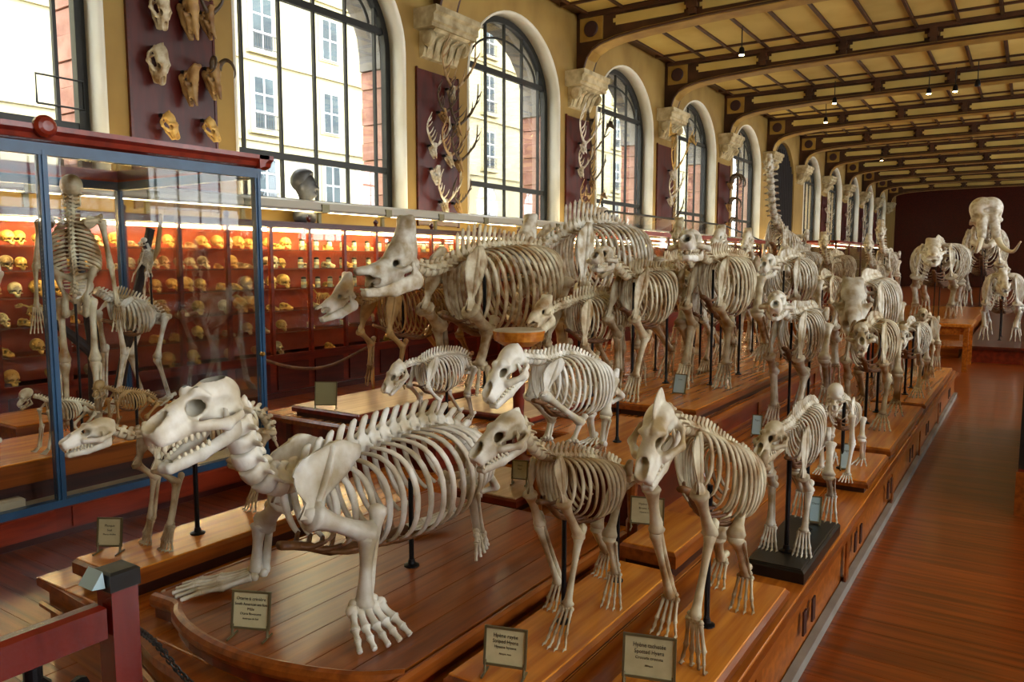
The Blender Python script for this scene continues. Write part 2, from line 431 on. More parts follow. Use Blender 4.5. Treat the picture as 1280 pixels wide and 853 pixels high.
def window(n, sgn, k, panes):
    c = yr(n) - HALF; xf_ = sgn * 8.81; t = 0.035
    o = thing('window_%d' % k, (xf_, c, SILL), kind='structure')
    H2 = HALF - 0.05
    def bar(name, y0, y1, z0, z1, tt=t): obj(name, box(xf_ - tt, xf_ + tt, y0, y1, z0, z1), 'iron', o)
    P = [(-H2, SILL)] + arch_u(H2, ZS, RISE - .05, 30) + [(H2, SILL)]
    Q = [(-H2 + .11, SILL + .1)] + arch_u(H2 - .11, ZS, RISE - .16, 30) + [(H2 - .11, SILL + .1)]
    V = []; F = []
    for p, q in zip(P, Q):
        V += [(xf_ - 0.05, c + p[0], p[1]), (xf_ + 0.05, c + p[0], p[1]), (xf_ + 0.05, c + q[0], q[1]), (xf_ - 0.05, c + q[0], q[1])]
    m = len(P)
    for i in range(m):
        if i == m - 1:
            break
        for j in range(4): F.append((4 * i + j, 4 * i + (j + 1) % 4, 4 * i + 4 + (j + 1) % 4, 4 * i + 4 + j))
    mb = MB().add((V, F)).add(box(xf_ - .05, xf_ + .05, c - H2, c + H2, SILL, SILL + .1))
    obj('window_frame', mb, 'iron', o)
    def top(u): return ZS + (RISE - .16) * math.sqrt(max(0, 1 - (u / (H2 - .11)) ** 2))
    us = [-1.26, -.63, 0, .63, 1.26]
    for u in us: bar('mullion', c + u - .019, c + u + .019, SILL + .1, top(u), 0.025)
    for z, h in ((3.17, .045), (5.33, .05)):
        w = (H2 - .11) * (1 if z < ZS else math.sqrt(1 - ((z - ZS) / (RISE - .16)) ** 2)); bar('transom', c - w, c + w, z - h, z + h)
    A = [(0, c + u, z) for (u, z) in arch_u(H2 - .42, 5.33, RISE - .78, 24)]
    A = np.array(A) + [xf_, 0, 0]
    obj('arch_bar', tube(A, 0.022, 6), 'iron', o)
    ed = [-H2 + .11] + us + [H2 - .11]
    if panes:
        for a, b in zip(ed[:-1], ed[1:]):
            for z0, z1 in ((SILL + .1, 3.17), (3.17, 5.33), (5.33, None)):
                if z1 is None:
                    q = [(a, 5.33), (b, 5.33)] + [(u, max(5.331, top(u))) for u in np.linspace(b, a, 7)]
                else: q = [(a, z0), (b, z0), (b, z1), (a, z1)]
                obj('glass_pane', prism([(c + u, z) for u, z in q], 0, xf_ - .003, xf_ + .003), 'window_glass', o)
    else:
        q = [(-H2 + .1, SILL)] + arch_u(H2 - .1, ZS, RISE - .16, 20) + [(H2 - .1, SILL)]
        obj('glass_pane', prism([(c + u, z) for u, z in q], 0, xf_ - .003, xf_ + .003), 'window_glass', o)
    if sgn < 0 and n == 0:
        obj('casement_frame', tube([(xf_ + .06, 4.23, 3.36), (xf_ + .06, 4.72, 3.36), (xf_ + .06, 4.72, 3.66), (xf_ + .06, 4.23, 3.66), (xf_ + .06, 4.23, 3.36)], 0.012, 6), 'iron', o)
    return o
k = 0
for n in range(-2, 12):
    if n != 6:
        k += 1; window(n, -1, k, 0 <= n <= 4); reveal(n, -1, k)
for n in range(-2, 12):
    k += 1; window(n, 1, k, False)
# doorway bay, hung with a dark curtain
yd = yr(6) - HALF
V = MB().add(box(WX - .5, WX - .14, yd - HALF + .02, yd + HALF - .02, 0, 6.44))
d = thing('door_1', (WX - .6, yd, 0), kind='structure')
obj('door_leaf', V, 'curtain', d)
fold = MB()
for i in range(24):
    y = yd - HALF + .08 + i * (2 * HALF - .16) / 23; fold.add(tube([(WX - .10, y, 0.02), (WX - .09, y, 3), (WX - .11, y, 6.2 - abs(y - yd) ** 2 * .35)], .05 + .02 * (i % 2), 8))
obj('curtain', fold, 'curtain', d)
# outside jambs: pink brick courses below, grey stones above
for n in range(0, 6):
    for j in range(9):
        z = SILL + .02 + j * .285
        if z < 4.62: obj('brick', board(-9.36, -8.9, yr(n) - .075 - .02 * (j % 2), yr(n) + .02, z, z + .275, .008), 'brick_pink', WALL)
        else: obj('stone_block', board(-9.36, -8.9, yr(n) - .13, yr(n) + .02, z, z + .275, .008), 'stone_grey', WALL)
    P = arch_u(HALF, ZS, RISE, 13); Q = arch_u(HALF - .13, ZS, RISE - .13, 13); c = yr(n) - HALF
    for i in range(6, 12):
        q = [(c + P[i][0], P[i][1]), (c + P[i + 1][0] , P[i + 1][1]), (c + Q[i + 1][0], Q[i + 1][1]), (c + Q[i][0], Q[i][1])]
        obj('voussoir', prism(q, 0, -9.36, -8.9), 'stone_grey', WALL)

# pier capitals
prof = [(-8.5, 5.02), (-8.44, 5.04), (-8.40, 5.12), (-8.38, 5.26), (-8.30, 5.36), (-8.20, 5.40), (-8.16, 5.44), (-8.5, 5.44)]
abac = [(-8.5, 5.44), (-8.12, 5.44), (-8.12, 5.50), (-8.08, 5.52), (-8.08, 5.62), (-8.03, 5.66), (-8.03, 5.75), (-8.5, 5.75)]
cap0 = thing('pier_capital', (WX, 0, 5.0), kind='structure')
obj('corbel', prism(prof, 1, -.46, .46), 'capital_stone', cap0)
obj('abacus', prism(abac, 1, -.60, .60), 'capital_stone', cap0)
for s in (-1, 1):
    obj('volute', lathe([(.0, -.05), (.10, -.05), (.13, -.02), (.13, .02), (.10, .05), (.05, .03), (0, .06)], (-8.30, s * .46, 5.30), 14, 1), 'capital_stone', cap0)
for i in range(5):
    y = -.36 + i * .18
    obj('acanthus_leaf', tube([(-8.44, y, 5.05), (-8.36, y, 5.16), (-8.30, y, 5.3), (-8.2, y, 5.36)], [.03, .07, .08, .03], 7, r2=[.02, .03, .03, .02], ref=(0, 1, 0)), 'capital_stone', cap0)
caps = []
for n in range(-1, 12):
    c = cap0 if n == -1 else copy_tree(cap0)
    c.location.y = ypier(n)

# transverse ceiling girders
LOW = [(-8.26, 5.75), (-8.24, 5.92), (-8.18, 6.08), (-8.06, 6.22), (-7.86, 6.32), (-7.5, 6.40), (-6.9, 6.46), (-5.6, 6.52), (-3.5, 6.55), (0, 6.56)]
LOW = LOW + [(-x, z) for x, z in LOW[-2::-1]]
def rib_mesh():
    r = thing('ceiling_girder', (0, 0, 5.75), kind='structure')
    web = [(-8.5, 5.75)] + LOW + [(8.5, 5.75), (8.5, HC), (-8.5, HC)]
    V = []; F = []; pts = LOW
    for x, z in pts: V += [(x, -.09, z), (x, .09, z), (x, -.09, HC), (x, .09, HC)]
    for i in range(len(pts) - 1):
        a = 4 * i; F += [(a, a + 4, a + 6, a + 2), (a + 1, a + 3, a + 7, a + 5)]
    mb = MB().add((V, F)).add(box(-8.5, -8.26, -.09, .09, 5.75, HC)).add(box(8.26, 8.5, -.09, .09, 5.75, HC))
    obj('web', mb, 'rib_brown', r)
    V = []; F = []
    for x, z in LOW: V += [(x, -.21, z - .05), (x, .21, z - .05), (x, .21, z + .03), (x, -.21, z + .03)]
    for i in range(len(LOW) - 1):
        for j in range(4): F.append((4 * i + j, 4 * i + (j + 1) % 4, 4 * i + 4 + (j + 1) % 4, 4 * i + 4 + j))
    obj('lower_flange', (V, F), 'rib_gold', r)
    for s in (-1, 1):
        L2 = np.array([(x, s * .215, z - .01) for x, z in LOW])
        obj('flange_bead', tube(L2, .028, 6), 'rib_brown', r)
    obj('upper_flange', box(-8.4, 8.4, -.2, .2, HC - .1, HC - .002), 'rib_brown', r)
    for s in (-1, 1):                                   # notched cartouche panels on both faces
        x = -7.62
        while x < 7.0:
            l = 1.62; z0 = 6.66; z1 = 6.86; c = .06
            if abs(x + l / 2) > 6.9: z0 = 6.60
            q = [(x, z0 + c), (x + c, z0 + c), (x + c, z0), (x + l - c, z0), (x + l - c, z0 + c), (x + l, z0 + c), (x + l, z1 - c), (x + l - c, z1 - c), (x + l - c, z1), (x + c, z1), (x + c, z1 - c), (x, z1 - c)]
            a, b = (s * .086, s * .112)
            obj('cartouche_panel', prism(q, 1, min(a, b), max(a, b)), 'ceiling_cream', r)
            obj('bracket', MB().add(box(x + l + .06, x + l + .2, s * .15 - .06, s * .15 + .06, 6.58, 6.9)).add(box(x + l + .02, x + l + .24, s * .15 - .07, s * .15 + .07, 6.70, 6.80)), 'rib_brown', r)
            x += l + .26
        for e in (-1, 1):
            a, b = s * .09, s * .13
            sp = obj('spandrel_panel', box(min(e * 7.86, e * 8.4), max(e * 7.86, e * 8.4), min(a, b), max(a, b), 6.42, 6.9), 'rib_gold', r)
            obj('rosette', lathe([(0, -.03), (.15, -.03), (.17, 0), (.15, .03), (.08, .02), (0, .035)], (e * 8.13, s * .14, 6.66), 18, 1), 'rosette', sp)
    return r
rib0 = rib_mesh()
for n in range(-2, 12):
    c = rib0 if n == -2 else copy_tree(rib0)
    c.location.y = ypier(n) if n < 12 else 0

# ceiling with battens and panels
CEIL = struct('ceiling', box(-9.4, 9.4, YFRONT - .4, YEND + .4, HC + .05, HC + .35), 'ceiling_cream')
bat = MB()
XS = [-8.2 + .82 * i for i in range(21)]
obj('soffit', box(-8.5, 8.5, YFRONT, YEND, HC + .02, HC + .06), 'rib_brown', CEIL)
rest = MB()
for n in range(-2, 12):
    a = ypier(n - 1) + .2; b = ypier(n) - .2
    rows = [(a + .04, a + .72), (a + .80, b - .80), (b - .72, b - .04)]
    for i in range(20):
        for (p, q) in rows:
            g = box(XS[i] + .045, XS[i + 1] - .045, p, q, HC - .012, HC + .03)
            if 1 <= n <= 5 and XS[i] < -.2: obj('ceiling_panel', g, 'ceiling_cream', CEIL)
            else: rest.add(g)
    for i in range(21): bat.add(box(XS[i] - .03, XS[i] + .03, a, b, HC - .05, HC + .03))
    for y in (a + .76, b - .76): bat.add(box(-8.4, 8.4, y - .035, y + .035, HC - .06, HC + .03))
obj('battens', bat, 'rib_brown', CEIL)
tag(obj('ceiling_panels', rest, 'ceiling_cream', CEIL), kind='stuff')

# ------------------------------------------------------------------ outside: street and facade
struct('street', box(-60, -9.4, -40, 90, -1.2, -1.0), 'asphalt', label='grey street outside the windows')
FXX = -26.0
fac = thing('apartment_building', (FXX, 12, -1), 'cream stone apartment building with tall windows across the street', 'building')
obj('facade_wall', box(FXX - 8, FXX, -30, 80, -1, 19), 'facade', fac)
obj('mansard_roof', prism([(FXX + .2, 19), (FXX - 2.5, 23), (FXX - 8, 23), (FXX - 8, 19)], 1, -30, 80), 'roof_zinc', fac)
for z in (3.4, 6.5, 9.6, 12.75): obj('string_course', box(FXX, FXX + .12, -30, 80, z, z + .16), 'facade_trim', fac)
def fwin(y, z, w, h, small=False):
    wo = obj('window', MB().add(box(FXX, FXX + .05, y - w / 2 - .14, y + w / 2 + .14, z - .08, z + h + .14)), 'facade_trim', fac)
    obj('window_frame', MB().add(box(FXX + .05, FXX + .10, y - w / 2, y + w / 2, z, z + h)), 'facade_frame', wo)
    nc, nr_ = (2, 3) if not small else (2, 2)
    for i in range(nc):
        for j in range(nr_):
            pw = w / nc; ph = h / nr_
            obj('pane', box(FXX + .10, FXX + .115, y - w / 2 + i * pw + .05, y - w / 2 + (i + 1) * pw - .05, z + j * ph + .04, z + (j + 1) * ph - .04), 'facade_pane', wo)
    if not small:
        g = MB().add(box(FXX + .22, FXX + .25, y - w / 2 - .08, y + w / 2 + .08, z + .55, z + .59)).add(box(FXX + .22, FXX + .25, y - w / 2 - .08, y + w / 2 + .08, z + .02, z + .05))
        for i in range(9): yy = y - w / 2 + i * w / 8; g.add(box(FXX + .225, FXX + .245, yy - .01, yy + .01, z + .03, z + .57))
        obj('window_railing', g, 'iron', wo)
        obj('window_sill', box(FXX, FXX + .25, y - w / 2 - .25, y + w / 2 + .25, z - .2, z - .06), 'facade_trim', wo)
for y0 in (21.2, 30.0, 36.8, 45.0, 53.0):
    for z in (.8, 3.9, 6.98, 10.07, 13.2): fwin(y0, z, 1.0, 2.05)
for y0 in (24.8, 33.4, 41.0):
    for z in (1.0, 4.2, 7.3, 10.4, 13.5): fwin(y0, z, .9, 1.7, True)
obj('rusticated_base', box(FXX, FXX + .1, -30, 80, -1, .3), 'facade_trim', fac)
# ------------------------------------------------------------------ platforms
def slotted_side(parent, x, y0, y1, z0, z1, step=1.25):
    y = y0 + .45
    while y < y1 - .3:
        for d in (0, .16):
            obj('vent_slot', box(x - .004, x + .004, y + d, y + d + .05, z0 + .1, z1 - .05), 'slot_dark', parent)
        y += step
Z0 = 0.33
dais = thing('main_platform', (-2.1, 6, 0), 'long low varnished wooden platform beside the open parquet aisle', 'platform')
ring = [(-.72, 11.3), (-.72, 1.62), (-1.3, 1.54), (-1.75, 1.50), (-2.2, 1.47), (-2.5, 1.50), (-2.78, 1.57), (-3.56, 1.62), (-3.56, 3.9), (-3.22, 3.9), (-3.22, 4.56), (-1.97, 4.56), (-1.97, 11.3)]
obj('platform_body', prism([(x * 1.0 + (0.02 if x < -3 else -.02 if x > -1 else 0), y + (.02 if y < 2 else 0)) for x, y in ring[:7] + ring[7:]], 2, 0, Z0 - .045), 'dais_front', dais)
# nosing follows the outline
def offset_ring(r, d):
    c = np.mean(np.array(r), 0); out = []
    for x, y in r: out.append((x + d * np.sign(x - c[0]), y + d * (np.sign(y - c[1]))))
    return out
mb = MB().add(prism([(x + (.015 if x > -1 else -.015 if x < -3.5 else 0), y - (.015 if y < 2 else 0)) for x, y in ring], 2, Z0 - .045, Z0 - .010))
obj('nosing', mb, 'dais_dark', dais)
obj('skirting', MB().add(box(-.735, -.70, 1.6, 11.3, 0, .05)), 'stone_grey', dais)
slotted_side(dais, -.718, 1.7, 11.2, .03, Z0 - .045, 1.15)
for y in (2.6, 4.2, 5.8, 7.4, 9.0): obj('side_panel_stile', box(-.722, -.712, y, y + .07, .05, Z0 - .045), 'dais_dark', dais)
obj('front_moulding', tube([(x, y - .004, .2) for x, y in ring[1:8]], .014, 6), 'dais_dark', dais)
obj('front_stile', box(-3.585, -3.56, 1.66, 2.2, .06, .27), 'dais_dark', dais)
x = -3.55
i = 0
while x < -.75:                                    # deck boards
    w = .235 if x < -1.2 else .243
    y0 = 1.60 if (x < -2.85 or x > -1.4) else 1.56
    ye = 3.88 if x < -3.25 else (4.54 if x < -1.97 - w else 11.28)
    for (a, b) in ((y0, 4.4 + .7 * (i % 3)), (4.4 + .7 * (i % 3) + .004, 8.4 + .5 * (i % 2)), (8.4 + .5 * (i % 2) + .004, 11.28)):
        b = min(b, ye)
        if b - a < .1: continue
        obj('deck_board', board(x, min(x + w - .004, -.725), a, b, Z0 - .01, Z0, .003), 'dais_wood', dais)
    x += w; i += 1

# raised stage of the sea lion, bowed front
Z1 = 0.42
st = thing('raised_stage', (-2.14, 2.4, Z0), 'raised dark varnished stage with bowed moulded front under the big sea lion skeleton', 'platform')
front = [(-2.76, 1.66), (-2.62, 1.665), (-2.55, 1.62), (-2.42, 1.575), (-2.25, 1.55), (-2.05, 1.555), (-1.85, 1.60), (-1.68, 1.67), (-1.57, 1.76)]
body = front + [(-1.57, 3.32), (-2.76, 3.32)]
obj('stage_body', prism(body, 2, Z0, Z1 - .035), 'mahogany', st)
rim = [(x + .0, y - .0, Z1 - .02) for x, y in front]
obj('front_nosing', tube(catmull(rim, 40), .03, 10, r2=.024, ref=(0, 0, 1)), 'dais_dark', st)
for x in (-1.575, -2.785): obj('side_nosing', board(x, x + .03, 1.7, 3.33, Z1 - .05, Z1, .01), 'dais_dark', st)
0 and obj('lower_step', tube(catmull([(x, y - .05, Z0 + .015) for x, y in front], 40), .02, 8), 'dais_dark', st)
x = -2.75; i = 0
fx = np.array(front)
while x < -1.60:
    w = .148; xa, xb = x, min(x + w - .004, -1.58)
    ya = float(np.interp((xa + xb) / 2, fx[:, 0], fx[:, 1])); ya0 = float(np.interp(xa, fx[:, 0], fx[:, 1])); ya1 = float(np.interp(xb, fx[:, 0], fx[:, 1]))
    obj('deck_board', prism([(xa, ya0), (xb, ya1), (xb, 3.31), (xa, 3.31)], 2, Z1 - .035, Z1), 'dais_dark', st); x += w; i += 1

# back platform for the large animals
Z2 = 0.53
d2 = thing('high_platform', (-3.4, 8, 0), 'higher wooden platform with panelled red front carrying the rhinoceros skeletons', 'platform')
obj('platform_body', MB().add(box(-4.95, -1.99, 4.62, 13.0, 0, Z2 - .04)).add(box(-4.95, -3.24, 3.97, 4.63, 0, Z2 - .04)), 'mahogany', d2)
obj('nosing', MB().add(board(-4.99, -3.17, 3.93, 4.66, Z2 - .05, Z2 - .004, .015)).add(board(-4.99, -1.93, 4.58, 13.02, Z2 - .05, Z2 - .004, .015)), 'dais_dark', d2)
for x in (-4.7, -4.3, -3.9, -3.5): obj('front_stile', box(x, x + .06, 3.955, 3.975, Z0, Z2 - .05), 'mahogany_dark', d2)
for y in (4.8, 5.9, 7.0, 8.1, 9.2, 10.3): obj('side_stile', box(-1.985, -1.975, y, y + .08, Z0, Z2 - .05), 'dais_dark', d2)
x = -4.97; i = 0
while x < -1.95:
    for (a, b) in ((4.62 if x > -3.3 else 3.96, 8.2 + .6 * (i % 3)), (8.204 + .6 * (i % 3), 13.0)):
        obj('deck_board', board(x, min(x + .2, -1.945), a, b, Z2 - .015, Z2, .003), 'dais_wood', d2)
    x += .205; i += 1

def pedestal(label, x0, x1, y0, y1, z0, h, mat='pedestal_wood', under=True, group=None, over=.025, name='pedestal_board'):
    t = thing(name, ((x0 + x1) / 2, (y0 + y1) / 2, z0), label, 'pedestal', group)
    if under:
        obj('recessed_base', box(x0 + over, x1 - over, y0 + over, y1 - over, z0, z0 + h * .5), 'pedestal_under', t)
        obj('edge_moulding', board(x0, x1, y0, y1, z0 + h * .45, z0 + h - .006, .012), 'dais_dark' if mat == 'pedestal_wood' else 'mahogany', t)
        obj('top_board', board(x0 + .012, x1 - .012, y0 + .012, y1 - .012, z0 + h - .008, z0 + h, .003), mat, t)
    else:
        obj('base_board', board(x0, x1, y0, y1, z0, z0 + h - .004, .01), mat, t)
        obj('top_board', board(x0 + .015, x1 - .015, y0 + .015, y1 - .015, z0 + h - .006, z0 + h, .003), mat, t)
    return t
pedestal('narrow pale board under the small seal skeleton beside the blue glass case', -3.33, -2.97, 1.64, 2.75, Z0, .12)
pedestal('long honey-coloured board under the striped hyena skeleton', -1.48, -1.18, 1.84, 3.02, Z0, .075)
pedestal('long honey-coloured board under the spotted hyena skeleton', -1.03, -.735, 1.9, 3.12, Z0, .075)
pedestal('small thick board behind the striped hyena holding a framed card', -1.47, -1.2, 3.08, 3.62, Z0, .13)
pedestal('black painted board under the small long-jawed skeleton', -.99, -.735, 3.36, 4.12, Z0, .06, 'black_board', False)
pedestal('short board under the small round-skulled skeleton beside the aisle', -1.13, -.735, 4.92, 5.72, Z0, .075)
pedestal('wide board under the hunched bear skeleton beside the aisle', -1.35, -.735, 5.82, 7.75, Z0, .09)
pedestal('board at the far end of the main platform under two skeletons', -1.2, -.735, 7.95, 10.9, Z0, .08)
pedestal('pale topped board under the small thick-ribbed skeleton on the high platform', -4.66, -3.95, 3.98, 5.4, Z2, .085, 'pedestal_pale')
pedestal('pale topped board beside the tapir-like skeletons on the high platform', -3.85, -2.93, 4.66, 6.5, Z2, .06, 'pedestal_pale')
pedestal('long board under the lion skeleton on the high platform', -2.62, -1.98, 5.42, 8.95, Z2, .095)
pedestal('low board under the slender big cat on the high platform', -2.91, -2.64, 5.45, 7.2, Z2, .09)
pedestal('small board with a framed card behind the raised stage', -2.78, -2.26, 3.45, 4.0, Z0, .09, 'pedestal_pale')
# table-like stand under the bear with lowered head
t = thing('display_stand', (-1.85, 4.0, Z0), 'wooden table-like stand under the crouching bear skeleton', 'stand')
obj('top_board', board(-2.2, -1.53, 3.46, 4.56, .675, .71, .012), 'pedestal_wood', t)
obj('stand_body', box(-2.12, -1.64, 3.62, 4.5, Z0, .675), 'mahogany_dark', t)
for x, y in ((-2.16, 3.5), (-1.6, 3.5), (-2.16, 4.5), (-1.6, 4.5)): obj('leg', lathe([(.03, 0), (.03, .08), (.02, .1), (.026, .2), (.03, .3), (.03, .345)], (x, y, Z0), 10), 'dais_dark', t)

# ------------------------------------------------------------------ red cabinets along the window wall
CXF = -7.8
cab = thing('wall_cabinet', (-8.15, 0, 0), 'glazed red wooden wall cabinet with lit shelves under the tall windows', 'cabinet', 'row of glazed cabinets along the window wall')
U = 1.24
SHELF = [0.50, 0.80, 1.08, 1.36, 1.62, 1.86]
obj('base_cabinet', box(-8.48, CXF - .02, 0, U, 0, .50), 'mahogany', cab)
for i in range(2): obj('base_panel', board(CXF - .02, CXF, i * .62 + .06, i * .62 + .56, .1, .44, .01), 'mahogany_dark', cab)
obj('plinth', box(-8.48, CXF + .01, 0, U, 0, .07), 'mahogany_dark', cab)
obj('back_panel', box(-8.49, -8.46, 0, U, .5, 2.14), 'cabinet_back', cab)
for i, z in enumerate(SHELF):
    s_ = obj('shelf', box(-8.46, -8.0, .01, U - .01, z - .008, z), 'shelf_glass' if i else 'shelf_wood', cab)
    obj('shelf_edge', box(-8.0, -7.992, .01, U - .01, z - .012, z + .001), 'shelf_wood', s_)
for y in (0, .62): obj('door_stile', box(CXF - .03, CXF + .02, y - .022, y + .022, .5, 2.14), 'mahogany', cab)
obj('cornice_rail', MB().add(box(CXF - .05, CXF + .03, 0, U, 2.13, 2.19)).add(box(CXF - .05, CXF + .045, 0, U, 2.185, 2.205)), 'mahogany_dark', cab)
obj('finial', lathe([(.03, 0), (.02, .02), (.035, .045), (.035, .07), (.0, .1)], (CXF, 0, 2.205), 10), 'mahogany_dark', cab)
obj('bottom_rail', box(CXF - .03, CXF + .02, 0, U, .5, .55), 'mahogany', cab)
for i in range(2): obj('glass_pane', box(CXF - .008, CXF - .004, i * .62 + .025, i * .62 + .595, .55, 2.13), 'case_glass', cab)
obj('light_strip', box(CXF - .10, CXF - .07, .03, U - .03, 2.085, 2.115), 'tube_light', cab)
obj('cabinet_roof', box(-8.49, -7.86, 0, U, 2.142, 2.155), 'mahogany_dark', cab)
obj('light_pelmet', box(CXF - .13, CXF - .035, .02, U - .02, 2.118, 2.14), 'reflector', cab)
CABY = [5.787 - U * 4 + U * i for i in range(26)]
for i, y in enumerate(CABY):
    c = cab if i == 0 else copy_tree(cab); c.location.y = y
# white light trough above the cabinets
tr = thing('light_trough', (-8.05, 4, 2.38), 'long white light trough mounted above the red wall cabinets', 'light fitting')
ya, yb = 0.9, 31.0
obj('reflector', prism([(-8.10, 2.40), (-7.98, 2.37), (-7.95, 2.40), (-7.97, 2.49), (-8.06, 2.52), (-8.10, 2.50)], 1, ya, yb), 'reflector', tr)
obj('tube_lamp', tube([(-8.13, ya, 2.39), (-8.13, yb, 2.39)], .018, 8), 'trough_tube', tr)
y = ya + .3
while y < yb: obj('bracket', MB().add(box(-8.11, -7.94, y, y + .13, 2.36, 2.47)).add(box(-8.1, -8.06, y + .04, y + .09, 2.158, 2.38)), 'label_frame', tr); y += U


# unseen mirror trough added to brighten the ceiling, with its own low cabinets
tr2_ = copy_tree(tr); tr2_['label'] = 'unseen light trough added along the garden side wall for ceiling light'; tr2_.location = (8.05, 4, 2.38); tr2_.rotation_euler = (0, 0, 0)
for ch in tr2_.children:
    if ch.name.startswith('tube_lamp'): ch.location.x = .16
gc = thing('garden_cabinet', (8.15, 12, 0), 'long closed red cabinet along the garden side wall', 'cabinet')
obj('body', box(7.85, 8.48, -2, 31, 0, 2.1), 'mahogany', gc)
obj('top', board(7.8, 8.49, -2.05, 31.05, 2.1, 2.16, .02), 'mahogany_dark', gc)
